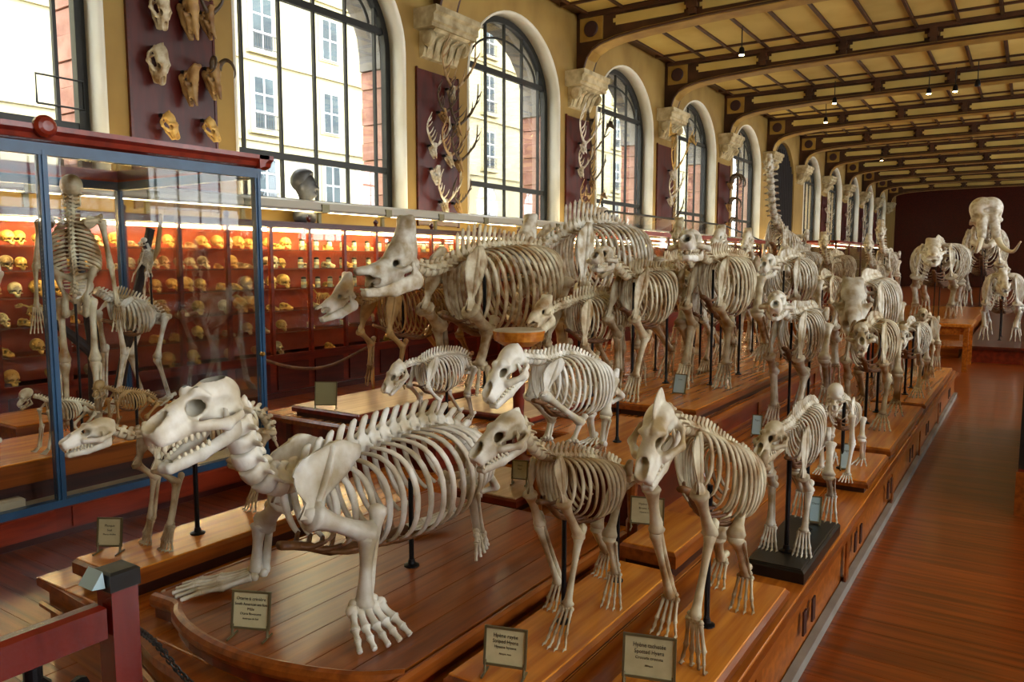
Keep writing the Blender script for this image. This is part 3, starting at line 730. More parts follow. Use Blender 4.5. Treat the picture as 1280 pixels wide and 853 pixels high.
# ------------------------------------------------------------------ bones
def mirror_y(P): return np.stack([P[..., 0], np.abs(P[..., 1]), P[..., 2]], -1)
SK = {}
def skull_fn(kind):
    """skull, nose along +x, neck joint at the origin, length about 1; returns (cranium, mandible, teeth)"""
    def carn(p):
        sn, w, cr, dome = p['snout'], p['w'], p['crest'], p['dome']
        def f(P):
            Q = mirror_y(P)
            d = sd_ell(Q, (.22, 0, .13), (.27, .20 * w, .17 * dome))
            d = smin(d, sd_ell(Q, (.12, 0, .20 + cr), (.25, .022, max(.03, .11 + cr))), .035)
            d = smin(d, sd_cap(Q, (.45, 0, .15), (.94 , 0, .05 + .02 * dome), .155 * w, .095 * w * sn, (1, 1, 1.05)), .08)
            d = smin(d, sd_cap(Q, (.62, .08 * w, .0), (.93, .06 * w, -.02), .075, .06), .05)
            d = smin(d, sd_cap(Q, (.10, .16 * w, .02), (.20, .27 * w, .0), .045, .035), .03)
            d = smin(d, sd_cap(Q, (.20, .28 * w, .0), (.42, .33 * w, -.02), .034, .042, (1, 1, .75)), .03)
            d = smin(d, sd_cap(Q, (.42, .33 * w, -.02), (.64, .19 * w, .02), .045, .055), .04)
            d = smin(d, sd_cap(Q, (.50, .07 * w, .22 * dome), (.455, .165 * w, .185 * dome), .05, .024), .05)
            d = smin(d, sd_cap(Q, (0.02, .07, 0), (.12, .1, .04), .055, .07), .04)
            d = smax(d, -sd_ell(Q, (.575, .17 * w, .125 * dome), (.105 * p.get('orb', 1), .14 * w, .088 * p.get('orb', 1))), .012)
            d = smax(d, -sd_ell(Q, (.34, .225 * w, .07), (.17, .085 * w, .15)), .02)
            d = smax(d, -sd_ell(Q, (.985, 0, .145), (.20, .088 * w, .09)), .01); d = smax(d, -sd_cap(Q, (1.0, 0, .12), (.66, 0, .12), .055 * w, .05 * w), .01)
            d = smax(d, -sd_cap(Q, (.54, 0, .13), (.18, 0, .14), .10 * w, .13 * w), .01)
            d = smax(d, -sd_ell(Q, (.62, 0, -.10), (.36, .075 * w, .06)), .02)
            return d
        def j(P):
            Q = mirror_y(P)
            d = sd_cap(Q, (.17, .20 * w, -.03), (.20, .20 * w, -.16), .04, .055, (1, 1.9, 1))
            d = smin(d, sd_cap(Q, (.28, .20 * w, .10), (.27, .19 * w, -.12), .03, .06, (1, 2.2, 1)), .04)
            d = smin(d, sd_cap(Q, (.24, .19 * w, -.17), (.60, .12 * w, -.17), .065, .06, (1, 1.5, 1)), .04)
            d = smin(d, sd_cap(Q, (.60, .12 * w, -.17), (.90, .035, -.14), .06, .055, (1, 1.3, 1)), .04)
            return d
        lo = (-.06, -.42 * max(w, 1), -.18); hi = (1.1, .42 * max(w, 1), .42 + 2 * cr)
        C = nets(f, lo, hi, .0175); J = nets(j, (0.05, -.3 * max(w, 1), -.30), (1.02, .3 * max(w, 1), .2), .024)
        t = MB()
        for s in (-1, 1):
            t.add(tube([(.90, s * .075 * w, -.02), (.935, s * .08 * w, -.10), (.91, s * .078 * w, -.17)], [.028, .022, .004], 7))
            for i in range(6): t.add(ell((.84 - .055 * i, s * (.085 + .018 * i) * w, -.065), (.024, .016, .045), 6, 5))
            for i in range(3): t.add(ell((.965, s * (.015 + .022 * i), -.055), (.01, .009, .03), 5, 5))
        tj = MB()
        for s in (-1, 1):
            tj.add(tube([(.875, s * .05 * w, -.11), (.90, s * .058 * w, -.04), (.885, s * .055 * w, .0)], [.026, .02, .004], 7))
            for i in range(6): tj.add(ell((.80 - .055 * i, s * (.07 + .018 * i) * w, -.105), (.024, .014, .035), 6, 5))
        return C, J, t.get(), tj.get()
    def hoof(p):
        h = p['boss']; w = p['w']
        def f(P):
            Q = mirror_y(P)
            d = sd_ell(Q, (.16, 0, .16), (.20, .15 * w, .17))
            d = smin(d, sd_cap(Q, (.26, 0, .20), (.03, 0, .28 + h), .14 * w, .075 * w), .09)
            d = smin(d, sd_cap(Q, (.06, .05 * w, .24), (.0, .085 * w, .30 + h), .09, .06), .06)
            d = smin(d, sd_cap(Q, (.25, 0, .17), (.66, 0, .10 + p['sad']), .15 * w, .10 * w), .09)
            d = smin(d, sd_cap(Q, (.66, 0, .11 + p['sad']), (.98, 0, .06 + p['nose']), .10 * w, .055 * w), .07)
            d = smin(d, sd_cap(Q, (.40, .08 * w, .0), (.76, .07 * w, -.02), .09, .075), .05)
            d = smin(d, sd_cap(Q, (.10, .15 * w, .08), (.34, .22 * w, .05), .03, .045), .03)
            d = smin(d, sd_cap(Q, (.34, .22 * w, .05), (.55, .13 * w, .04), .045, .06), .04)
            d = smin(d, sd_cap(Q, (0.02, .06, 0), (.12, .1, .05), .05, .08), .05)
            d = smax(d, -sd_ell(Q, (.42, .18 * w, .13), (.075, .12 * w, .062)), .02)
            d = smax(d, -sd_ell(Q, (.24, .2 * w, .12), (.12, .06 * w, .09)), .02); d = smax(d, -sd_cap(Q, (.40, 0, .13), (.18, 0, .15), .085 * w, .10 * w), .01); d = smax(d, -sd_cap(Q, (1.05, 0, .03 + p['nose'] * .3), (.6, 0, .06), .05 * w, .05 * w), .01)
            d = smax(d, -sd_ell(Q, (.90, 0.09 * w, .0), (.17, .10 * w, .055)), .02)
            d = smax(d, -sd_ell(Q, (.62, 0, -.08), (.30, .05 * w, .06)), .02)
            return d
        def j(P):
            Q = mirror_y(P)
            d = sd_cap(Q, (.18, .17 * w, .06), (.14, .17 * w, -.16), .045, .075, (1, 2.2, 1))
            d = smin(d, sd_cap(Q, (.15, .16 * w, -.15), (.50, .10 * w, -.17), .11, .09, (1, 1.8, 1)), .05)
            d = smin(d, sd_cap(Q, (.50, .10 * w, -.17), (.90, .03, -.12), .085, .055, (1, 1.3, 1)), .05)
            return d
        C = nets(f, (-.18, -.34 * w, -.18), (1.1, .34 * w, .52 + h), .025); J = nets(j, (0.0, -.3 * w, -.34), (1.02, .3 * w, .16), .026)
        t = MB(); tj = MB()
        for s in (-1, 1):
            for i in range(7): t.add(ell((.40 + .05 * i, s * (.10 - .006 * i) * w, -.075), (.024, .03, .045), 6, 5)); tj.add(ell((.38 + .05 * i, s * (.11 - .008 * i) * w, -.125), (.024, .022, .04), 6, 5))
            tj.add(tube([(.84, s * .03, -.12), (.95, s * .035, -.06)], [.03, .012], 6))
        return C, J, t.get(), tj.get()
    def prim(p):
        sn = p['snout']; b = p['brain']
        def f(P):
            Q = mirror_y(P)
            d = sd_ell(Q, (.30, 0, .36), (.40 * b, .30 * b, .31 * b))
            d = smin(d, sd_cap(Q, (.60, .10, .30), (.60, .20, .28), .07, .05), .06)
            d = smin(d, sd_cap(Q, (.56, 0, .16), (.64 + sn, 0, .03), .15, .11), .08)
            d = smin(d, sd_cap(Q, (.62 + sn * .8, .05, .0), (.66 + sn, .03, -.05), .08, .06), .05)
            d = smin(d, sd_cap(Q, (.28, .24, .12), (.48, .28, .10), .026, .03), .03)
            d = smin(d, sd_cap(Q, (.48, .28, .10), (.60, .18, .12), .035, .05), .03)
            d = smax(d, -sd_ell(Q, (.70, .12, .20), (.16, .085, .075)), .02)
            d = smax(d, -sd_ell(Q, (.76 + sn * .8, 0, .07), (.10, .045, .06)), .02)
            d = smax(d, -sd_ell(Q, (.46, .20, .10), (.09, .05, .11)), .02); d = smax(d, -sd_ell(Q, (.32, 0, .34), (.33 * b, .24 * b, .25 * b)), .01); d = smax(d, -sd_cap(Q, (.9 + sn, 0, .07), (.45, 0, .12), .04, .05), .01)
            return d
        def j(P):
            Q = mirror_y(P)
            d = sd_cap(Q, (.33, .22, .06), (.36, .21, -.16), .04, .05, (1, 2, 1))
            d = smin(d, sd_cap(Q, (.38, .20, -.18), (.66 + sn, .05, -.20), .055, .06, (1, 1.5, 1)), .04)
            d = smin(d, sd_cap(Q, (.66 + sn, .05, -.20), (.66 + sn, 0, -.22), .06, .06), .04)
            return d
        C = nets(f, (-.16, -.38, -.18), (.92 + sn, .38, .74), .03); J = nets(j, (.2, -.3, -.34), (.82 + sn, .3, .16), .03)
        t = MB(); tj = MB()
        for s in (-1, 1):
            for i in range(6): t.add(ell((.70 + sn - .035 * i, s * (.02 + .028 * i), -.10), (.018, .014, .03), 5, 4)); tj.add(ell((.68 + sn - .035 * i, s * (.02 + .028 * i), -.15), (.018, .014, .03), 5, 4))
        return C, J, t.get(), tj.get()
    def eleph(p):
        def f(P):
            Q = mirror_y(P)
            d = sd_ell(Q, (.30, .10, .50), (.30, .30, .30))
            d = smin(d, sd_ell(Q, (.34, 0, .30), (.26, .34, .40)), .1)
            d = smin(d, sd_cap(Q, (.50, .13, .30), (.72, .17, -.25), .14, .11), .06)
            d = smin(d, sd_cap(Q, (.2, .32, .1), (.50, .34, .22), .05, .06), .05)
            d = smax(d, -sd_ell(Q, (.62, 0, .42), (.14, .16, .09)), .03)
            d = smax(d, -sd_ell(Q, (.58, .33, .25), (.16, .14, .13)), .03)
            return d
        def j(P):
            Q = mirror_y(P)
            d = sd_cap(Q, (.25, .26, -.02), (.30, .24, -.35), .07, .11, (1, 1.6, 1))
            d = smin(d, sd_cap(Q, (.32, .22, -.40), (.66, .05, -.48), .10, .07), .06)
            return d
        C = nets(f, (-.1, -.5, -.42), (.95, .5, 1.05), .04); J = nets(j, (.1, -.42, -.62), (.85, .42, .14), .04)
        t = MB()
        for s in (-1, 1): t.add(tube(catmull([(.70, s * .17, -.25), (.92, s * .28, -.55), (1.25, s * .42, -.66), (1.65, s * .46, -.42)], 14), np.linspace(.085, .02, 14), 10))
        return C, J, t.get(), None
    return {'carn': carn, 'hoof': hoof, 'prim': prim, 'eleph': eleph}[kind]
SKP = {
    'sealion': ('carn', dict(snout=1.25, w=.84, crest=-.06, dome=1.2, orb=1.2)),
    'hyena': ('carn', dict(snout=1.15, w=.92, crest=.0, dome=1.08)),
    'hyena_tall': ('carn', dict(snout=1.1, w=.86, crest=.07, dome=1.08)),
    'cat': ('carn', dict(snout=1.25, w=1.0, crest=.01, dome=1.2)),
    'bear': ('carn', dict(snout=1.05, w=.82, crest=-.04, dome=1.12)),
    'rhino': ('hoof', dict(boss=.30, w=.95, sad=-.02, nose=.10)),
    'pig': ('hoof', dict(boss=.16, w=.8, sad=-.03, nose=.0)),
    'tapir': ('hoof', dict(boss=.03, w=.85, sad=.02, nose=.02)),
    'ape': ('prim', dict(snout=.20, brain=.86)),
    'human': ('prim', dict(snout=.02, brain=1.02)),
    'elephant': ('eleph', {}),
}
def skull_lib(k):
    if k not in SK:
        kind, p = SKP[k]; SK[k] = skull_fn(kind)(p)
    return SK[k]
def jaw_rot(VF, a, piv=(.17, 0, -.03)):
    V, F = VF; c, s = math.cos(a), math.sin(a); P = np.asarray(V) - piv
    Q = np.stack([c * P[:, 0] + s * P[:, 2], P[:, 1], -s * P[:, 0] + c * P[:, 2]], 1); return Q + piv, F
def add_skull(parent, kind, pos, fwd, up, L, mat, jaw=0.06, teeth=True, wide=1.0):
    C, J, T, TJ = skull_lib(kind); M = frame(fwd, up) * np.array([1, wide, 1]); pos = np.asarray(pos, float)
    s = obj('skull', xf(C, M, pos, L), mat, parent, True)
    if J is not None: obj('mandible', xf(jaw_rot(J, jaw), M, pos, L), mat, s, True)
    if teeth:
        if T is not None: obj('tusks' if kind == 'elephant' else 'upper_teeth', xf(T, M, pos, L), 'tooth', s, True)
        if TJ is not None: obj('lower_teeth', xf(jaw_rot(TJ, jaw), M, pos, L), 'tooth', s, True)
    return s

def longbone(a, b, r, ref=(0, 0, 1), k1=1.6, k2=1.5, bow=0.0, n=9):
    a = np.asarray(a, float); b = np.asarray(b, float); d = b - a
    t = np.array([-.03, .0, .05, .11, .2, .35, .5, .65, .8, .89, .95, 1.0, 1.03])
    pr = np.array([.5, k1 * .9, k1, k1 * .8, 1.15, .95, .9, .95, 1.1, k2 * .8, k2, k2 * .9, .5]) * r
    P = a + t[:, None] * d
    if bow:
        side = nrm(np.cross(d, np.asarray(ref, float) + 1e-6)); fw = np.cross(side, nrm(d))
        P = P + np.sin(np.clip(t, 0, 1) * np.pi)[:, None] * fw * bow * np.linalg.norm(d)
    return tube(P, pr, n, r2=pr * .82, ref=ref)
def scapula_mesh(top, joint, w, side, fwd, th=.012, spine=True):
    """blade from joint to top, widening; fwd = head direction, side = outward"""
    top = np.asarray(top, float); joint = np.asarray(joint, float)
    fwd = nrm(fwd); side = np.asarray(side, float)
    m = MB(); U = np.linspace(0, 1, 11); Vv = np.linspace(-1, 1, 9)
    hw = np.interp(U, [0, .08, .2, .45, .75, .92, 1], [.16, .15, .14, .38, .5, .42, .2]) * w
    off = np.interp(U, [0, .5, 1], [0, -.05, -.08]) * w
    V = []
    for s in (1, -1):
        for u, h, o in zip(U, hw, off):
            for v in Vv:
                e = th * (1.6 if u < .12 else 1.0) * (1 - .75 * v * v) * (1 + .5 * (u < .2))
                arc = .10 * w * (1 - v * v) * u
                tip = u - .07 * (abs(v) ** 2) * (u > .7)
                p = joint + (top - joint) * tip + fwd * (v * h + o) + side * (s * e + arc * .5)
                V.append(p)
    F = []; n = 9; q = len(U) * n
    for i in range(len(U) - 1):
        for j in range(n - 1):
            a = i * n + j; F.append((a, a + 1, a + n + 1, a + n)); F.append((q + a, q + a + n, q + a + n + 1, q + a + 1))
    for i in range(len(U) - 1):
        for j in (0, n - 1):
            a = i * n + j; F.append((a, a + n, q + a + n, q + a))
    for j in range(n - 1):
        for i in (0, len(U) - 1):
            a = i * n + j; F.append((a, a + 1, q + a + 1, q + a))
    m.add((np.array(V), F))
    if spine:
        P = np.array([joint + (top - joint) * u + side * (th + .08 * w * math.sin(math.pi * min(1, (1.12 - u))) * .9 + .03 * w) + fwd * (.0 + .05 * w * (u - .5)) for u in np.linspace(.06, .95, 10)])
        Q = np.array([joint + (top - joint) * u + side * th * .3 for u in np.linspace(.14, 1.0, 10)])
        V = []; F = []
        for p, b in zip(P, Q):
            V += [p + fwd * th * .7, p - fwd * th * .7, b - fwd * th, b + fwd * th]
        for i in range(9):
            for j in range(4): F.append((4 * i + j, 4 * i + (j + 1) % 4, 4 * i + 4 + (j + 1) % 4, 4 * i + 4 + j))
        F += [(0, 1, 2, 3), (36, 37, 38, 39)]
        m.add((np.array(V), F))
    m.add(ell(joint, np.array([.12, .12, .10]) * w, 9, 6))
    return m
PELV = None
def pelvis_lib():
    global PELV
    if PELV is None:
        def f(P):
            Q = mirror_y(P)
            d = sd_cap(Q, (.55, .40, .18), (.0, .24, -.02), .16, .075, (1, 2.0, 1))
            d = smin(d, sd_cap(Q, (.60, .44, .30), (.52, .42, .02), .07, .07), .06)
            d = smin(d, sd_cap(Q, (.0, .24, -.02), (-.48, .22, .02), .09, .085), .05)
            d = smin(d, sd_cap(Q, (.0, .24, -.05), (-.12, .03, -.26), .07, .06), .05)
            d = smin(d, sd_cap(Q, (-.48, .22, .0), (-.36, .04, -.24), .07, .06), .05)
            d = smin(d, sd_cap(Q, (-.12, .03, -.26), (-.36, .03, -.25), .06, .06), .05)
            d = smin(d, sd_cap(Q, (.50, .30, .14), (.36, .0, .16), .07, .09), .06)
            d = smax(d, -sd_ell(Q, (.0, .36, -.03), (.085, .10, .085)), .02)
            return d
        PELV = nets(f, (-.66, -.62, -.4), (.84, .62, .46), .05)
    return PELV
def tbox(p, q, w0, w1, t0, t1, wd, td):
    """tapered blade from p to q; wd width dir, td thickness dir"""
    p = np.asarray(p); q = np.asarray(q); V = []
    for c, w, t in ((p, w0, t0), (p + (q - p) * .8, w0 * .3 + w1 * .7, t0 * .3 + t1 * .7), (q, w1 * .55, t1 * .6)):
        V += [c + wd * w + td * t, c - wd * w + td * t, c - wd * w - td * t, c + wd * w - td * t]
    F = [(0, 1, 2, 3), (11, 10, 9, 8)]
    for k in (0, 4):
        for j in range(4): F.append((k + j, k + 4 + j, k + 4 + (j + 1) % 4, k + (j + 1) % 4))
    return np.array(V), F
VERT = {}
def vert_lib(kind):
    if kind not in VERT:
        def f(P):
            Q = mirror_y(P); X_ = P[..., 0]
            d = sd_ell(P * [1.9, 1, 1], (0, 0, 0), (1.0, 1.0, .95))
            d = smin(d, sd_cap(Q, (-.30, .0, 0), (.30, .0, 0), .92, .92), .2)
            d = smax(d, np.abs(X_) - .47, .06)
            d = smin(d, sd_cap(Q, (-.12, .45, .75), (.05, .3, 1.0), .34, .30), .2)                 # arch
            w = {'c': .34, 't': .34, 'l': .40}[kind]
            d = smin(d, sd_cap(P, (.02, 0, 1.0), (-.02, 0, 1.9), w, w * .92, (1, 1.25, 1)), .16)    # spinous process
            d = smin(d, sd_ell(P, (-.02, 0, 1.93), (w * .95, w * .95, .16)), .1)
            d = smin(d, sd_cap(Q, (0, .7, .35), (-.06, 1.9, .25), .26, .18, (1, 1, 1.3)), .18)     # transverse process
            d = smin(d, sd_ell(Q, (.42, .45, .95), (.22, .22, .24)), .12); d = smin(d, sd_ell(Q, (-.42, .42, .85), (.2, .2, .22)), .12)
            d = smax(d, -sd_cap(P, (-1, 0, .72), (1, 0, .72), .26, .26), .05)
            return d
        VERT[kind] = nets(f, (-.75, -2.3, -1.2), (.75, 2.3, 2.3), .17)
    return VERT[kind]
def vertebra(c, M, ln, r, h, tw, tilt=.4, chunky=1.0, kind='t'):
    V, F = vert_lib(kind); V = V.copy()
    z = V[:, 2]; e = np.maximum(z - 1, 0); y = V[:, 1]; ey = np.maximum(np.abs(y) - 1, 0)
    hh = h / r
    x = V[:, 0] * ln - e * hh * r * tilt
    V = np.stack([x, np.sign(y) * (np.minimum(np.abs(y), 1) + ey * tw / r) * r, (np.minimum(z, 1) + e * hh) * r], 1)
    return MB().add((V @ M.T + c, F))
def paw_mesh(wr, toe, r, side, n=5, spread=.5, claw=True, flatlen=0.55):
    """wr wrist, toe = tip of the middle digit on the ground; returns carpals, [digits]"""
    wr = np.asarray(wr, float); toe = np.asarray(toe, float); d = toe - wr; L = np.linalg.norm(d)
    hor = nrm([d[0], d[1], 0]) if np.hypot(d[0], d[1]) > 1e-4 else np.array([0, -1., 0])
    lat = np.cross(np.array([0, 0, 1.]), hor); car = MB()
    for i in range(-2, 3): car.add(ell(wr + d * .06 + lat * i * r * .62, (r * .52, r * .5, r * .5), 7, 5))
    for i in range(-1, 2): car.add(ell(wr - d * .05 + lat * i * r * .75, (r * .6, r * .55, r * .5), 7, 5))
    dig = []
    for i in range(n):
        k = (i - (n - 1) / 2) / max(1, (n - 1) / 2)
        kn = wr + d * flatlen * (1 - .10 * abs(k)) + lat * k * (r * 1.5 + L * spread * .22); 
        tip = toe - hor * L * .10 * abs(k) ** 1.5 + lat * k * (r * 1.7 + L * spread * .55)
        kn[2] = max(kn[2], toe[2] + r * .6); mid = (kn + tip) / 2; mid[2] = toe[2] + max(r * .75, (kn[2] - toe[2]) * .45)
        tip = tip.copy(); tip[2] = toe[2] + r * .28
        m = MB()
        m.add(longbone(wr + d * .10 + lat * k * r * 1.2, kn, r * .34, k1=1.35, k2=1.5, n=7))
        m.add(longbone(kn, mid, r * .30, k1=1.5, k2=1.3, n=7))
        m.add(longbone(mid, tip, r * .26, k1=1.4, k2=1.1, n=7))
        if claw: m.add(tube([tip, tip + hor * r * .7 + np.array([0, 0, r * .12]), tip + hor * r * 1.1 - np.array([0, 0, r * .2])], [r * .3, r * .2, r * .04], 6))
        dig.append(m)
    return car, dig

def prof(x, xs, ys): return float(np.interp(x, xs, ys))
def skeleton(name, label, cat, A, group=None):
    """A: world-space pose. spine = control points from skull base to tail tip; fractions give the regions"""
    lod = A.get('lod', 0); mat = A.get('mat', 'bone'); S = A['S']
    root = thing(name if name.endswith('skeleton') else name + '_skeleton', A['loc'], label, cat, group)
    sp = np.asarray(A['spine'], float); nv = A.get('nv', 40)
    C = catmull(sp, nv * 3); 
    C = C[::3] if False else catmull(sp, nv)
    T = np.gradient(C, axis=0)
    fr = np.linspace(0, 1, nv); fn, ft, fl = A['frac']       # end of neck, of thorax, of loin
    ln = np.linalg.norm(C[1] - C[0]); R = A.get('vr', .028) * S
    dk = A.get('dark', mat)
    allv = MB()
    heading = nrm(A.get('fwd', (0, -1, 0))); lft = np.asarray(A['lft'], float) if 'lft' in A else np.cross(np.array([0, 0, 1.]), heading)
    frames = []
    for i in range(nv):
        M = frame(-T[i], A.get('upref', (0, 0, 1))); 
        if M[:, 2] @ np.asarray(A.get('upref', (0, 0, 1)), float) < 0: M[:, 1:] *= -1
        # keep left axis stable
        if M[:, 1] @ lft < 0: M[:, 1] *= -1; M[:, 2] = np.cross(M[:, 0], M[:, 1])
        frames.append(M); x = fr[i]
        hs, ts, rr, ch = .6, .5, 1.0, 1.0
        if x < fn: hs = prof(x / fn, [0, .2, 1], A.get('neckspine', [.5, .9, 1.2])); ts = 1.3; rr = 1.25; ch = 1.2
        elif x < ft: hs = prof((x - fn) / (ft - fn), [0, .2, .6, 1], A.get('thspine', [2.6, 3.0, 1.9, 1.4])); ts = .7
        elif x < fl: hs = A.get('lumspine', 1.5); ts = A.get('lumtrans', 1.8); rr = 1.15
        else:
            q = (x - fl) / (1 - fl); rr = max(.22, 1 - .9 * q); hs = max(0, .9 - 1.6 * q); ts = max(0, .8 - 1.4 * q)
        vm = vertebra(C[i], M, ln * .98, R * rr, hs * R, ts * R, A.get('tilt', .35), ch, 'c' if x < fn else 't' if x < ft else 'l')
        if lod == 0: obj('vertebra', vm, mat, root, True)
        else: allv.add(vm.get())
    if lod > 0: obj('spine', allv, mat, root, True)
    # ribs
    ri = [i for i in range(nv) if fn <= fr[i] <= ft]
    nr_ = len(ri); dep = A['depth']; wid = A['width']; ends = {1: [], -1: []}; cage = MB()
    down = A.get('down', np.array([0, 0, -1.])); back = -heading * A.get('sweep', .35)
    for k, i in enumerate(ri):
        x = k / max(1, nr_ - 1)
        d = dep * prof(x, [0, .15, .45, .7, 1], A.get('dprof', [.62, .85, 1, .92, .55])); w = wid * prof(x, [0, .2, .5, .8, 1], A.get('wprof', [.5, .78, 1, 1, .72]))
        for s in (1, -1):
            t = np.linspace(0, 1, 15 if lod < 2 else 10)
            y = w * np.sin(np.pi * (.05 + .80 * t ** .9)) ** .85
            z = d * (1 - np.cos(np.pi * t * .93)) / 1.98 - R * .4 * np.sin(np.pi * t) 
            P = C[i] + lft * (s * (y + R * .3))[:, None] + down * z[:, None] + back * (d * (np.sin(np.pi * np.minimum(1, t * 1.05) * .5) * (0.35 + .65 * x)))[:, None]
            rw = A.get('ribw', .016) * S * (.75 + .25 * np.sin(np.pi * t)) ; rt = rw * .5
            g = tube(P, rw, 6 if lod < 2 else 5, r2=rt, ref=heading)
            if lod < 2: obj('rib', g, dk if A.get('darkribs') and k % 4 == 1 else mat, root, True)
            else: cage.add(g)
            ends[s].append(P[-1])
    if lod == 2: obj('rib_cage', cage, mat, root, True)
    # breastbone with cartilages
    m = MB(); ns = max(3, int(nr_ * .62)); mids = [(ends[1][k] + ends[-1][k]) / 2 for k in range(ns)]
    stn = np.array(mids) + heading * dep * .12 + down * dep * .05
    stn = catmull(np.vstack([stn[0] + heading * dep * .25 - down * dep * .08, stn]), 12)
    m.add(tube(stn, .017 * S, 7, r2=.024 * S, ref=(0, 0, 1)))
    for k in range(0, ns):
        for s in (1, -1):
            q = stn[min(11, int((k + 1) / (ns + 1) * 12))]; e = ends[s][k]
            m.add(tube(catmull([e, (e + q) / 2 + down * dep * .04, q], 6), .0095 * S, 5))
    obj('sternum', m, A.get('cart', 'sinew'), root, True)
    # limbs
    for L in A['limbs']:
        s = L['side']; J = [np.asarray(p, float) for p in L['j']]; out = lft * s; sout = np.asarray(L.get('out', out), float); r = L.get('r', .03) * S; mt = L.get('mat', mat)
        if L['kind'] == 'fore':
            top, sh, el, wr, toe = J
            obj('scapula', scapula_mesh(top, sh, L.get('sw', .62) * np.linalg.norm(top - sh), sout, heading, .011 * S), L.get('smat', mt), root, True)
            obj('humerus', longbone(sh, el, r * 1.05, k1=1.7, k2=1.5, ref=out), mt, root, True)
            d = nrm(wr - el); bk = nrm(np.cross(out, d)); bk = bk if bk @ heading < 0 else -bk
            obj('radius', longbone(el - bk * r * .5 + out * r * .2, wr + out * r * .2 - bk * r * .3, r * .72, ref=out), mt, root, True)
            if L.get('ulna', True): obj('ulna', MB().add(longbone(el + bk * r * .9 - d * r * 2.4, wr + bk * r * .6 - out * r * .3, r * .52, ref=out, k1=1.9, k2=1.3)), mt, root, True)
        else:
            hip, kn, an, toe = J; wr = an
            obj('femur', MB().add(longbone(hip, kn, r * 1.0, k1=1.7, k2=1.9, ref=out)).add(ell(hip - out * r * 1.3 + np.array([0, 0, r * .5]), (r, r, r), 8, 6)), mt, root, True)
            d = nrm(an - kn); bk = nrm(np.cross(out, d))
            obj('tibia', longbone(kn, an, r * .85, ref=out, k1=2.0, k2=1.3), mt, root, True)
            if L.get('fibula', True): obj('fibula', longbone(kn + out * r * 1.5 + d * r, an + out * r * .9, r * .3, ref=out), mt, root, True)
            hd = nrm([toe[0] - an[0], toe[1] - an[1], 0.001])
            if L.get('heel', True): obj('heel_bone', MB().add(longbone(an - d * r * .3, an - hd * r * 2.6 + np.array([0, 0, r * .8]), r * .7, k1=1.2, k2=1.2)), mt, root, True)
        if L.get('hoof'):
            km = wr + (toe - wr) * .68
            obj('cannon_bone', longbone(wr, km, r * .72, ref=out, k1=1.5, k2=1.5), mt, root, True)
            obj('hoof', MB().add(longbone(km, toe + np.array([0, 0, r * .8]), r * .8, k1=1.2, k2=1.3)).add(lathe([(r * 1.3, 0), (r * 1.0, r * .9), (r * .5, r * 1.3)], toe, 9)), mt, root, True)
        else:
            pr_ = L.get('pr', .034) * S
            car, dig = paw_mesh(wr, toe, pr_, out, L.get('digits', 5), L.get('spread', .35), L.get('claw', True), L.get('flat', .55))
            if lod == 0:
                p = obj('paw', car, mt, root, True)
                for g in dig: obj('digit', g, mt, p, True)
            else:
                for g in dig: car.add(g.get())
                obj('paw', car, mt, root, True)
    # pelvis
    if 'pelvis' in A:
        p, d, sc = A['pelvis'][:3]; obj('pelvis', xf(pelvis_lib(), frame(d, A.get('upref', (0, 0, 1))), np.asarray(p, float), sc), A.get('pmat', mat), root, True)
    if 'skull' in A:
        k = A['skull']; add_skull(root, k['kind'], k['pos'], k['fwd'], k.get('up', (0, 0, 1)), k['L'], k.get('mat', mat), k.get('jaw', .06), lod < 2, k.get('wide', 1.0))
    for rd in A.get('rods', []):
        (x, y, zb, zt) = rd[:4]; rr = rd[4] if len(rd) > 4 else .012
        q = obj('support_rod', tube([(x, y, zb), (x, y, zt)], rr, 8), 'steel_black', root)
        obj('rod_foot', lathe([(rr * 3, 0), (rr * 3, .006), (rr * 1.5, .012), (rr * 1.2, .03)], (x, y, zb), 12), 'steel_black', q)
    return root
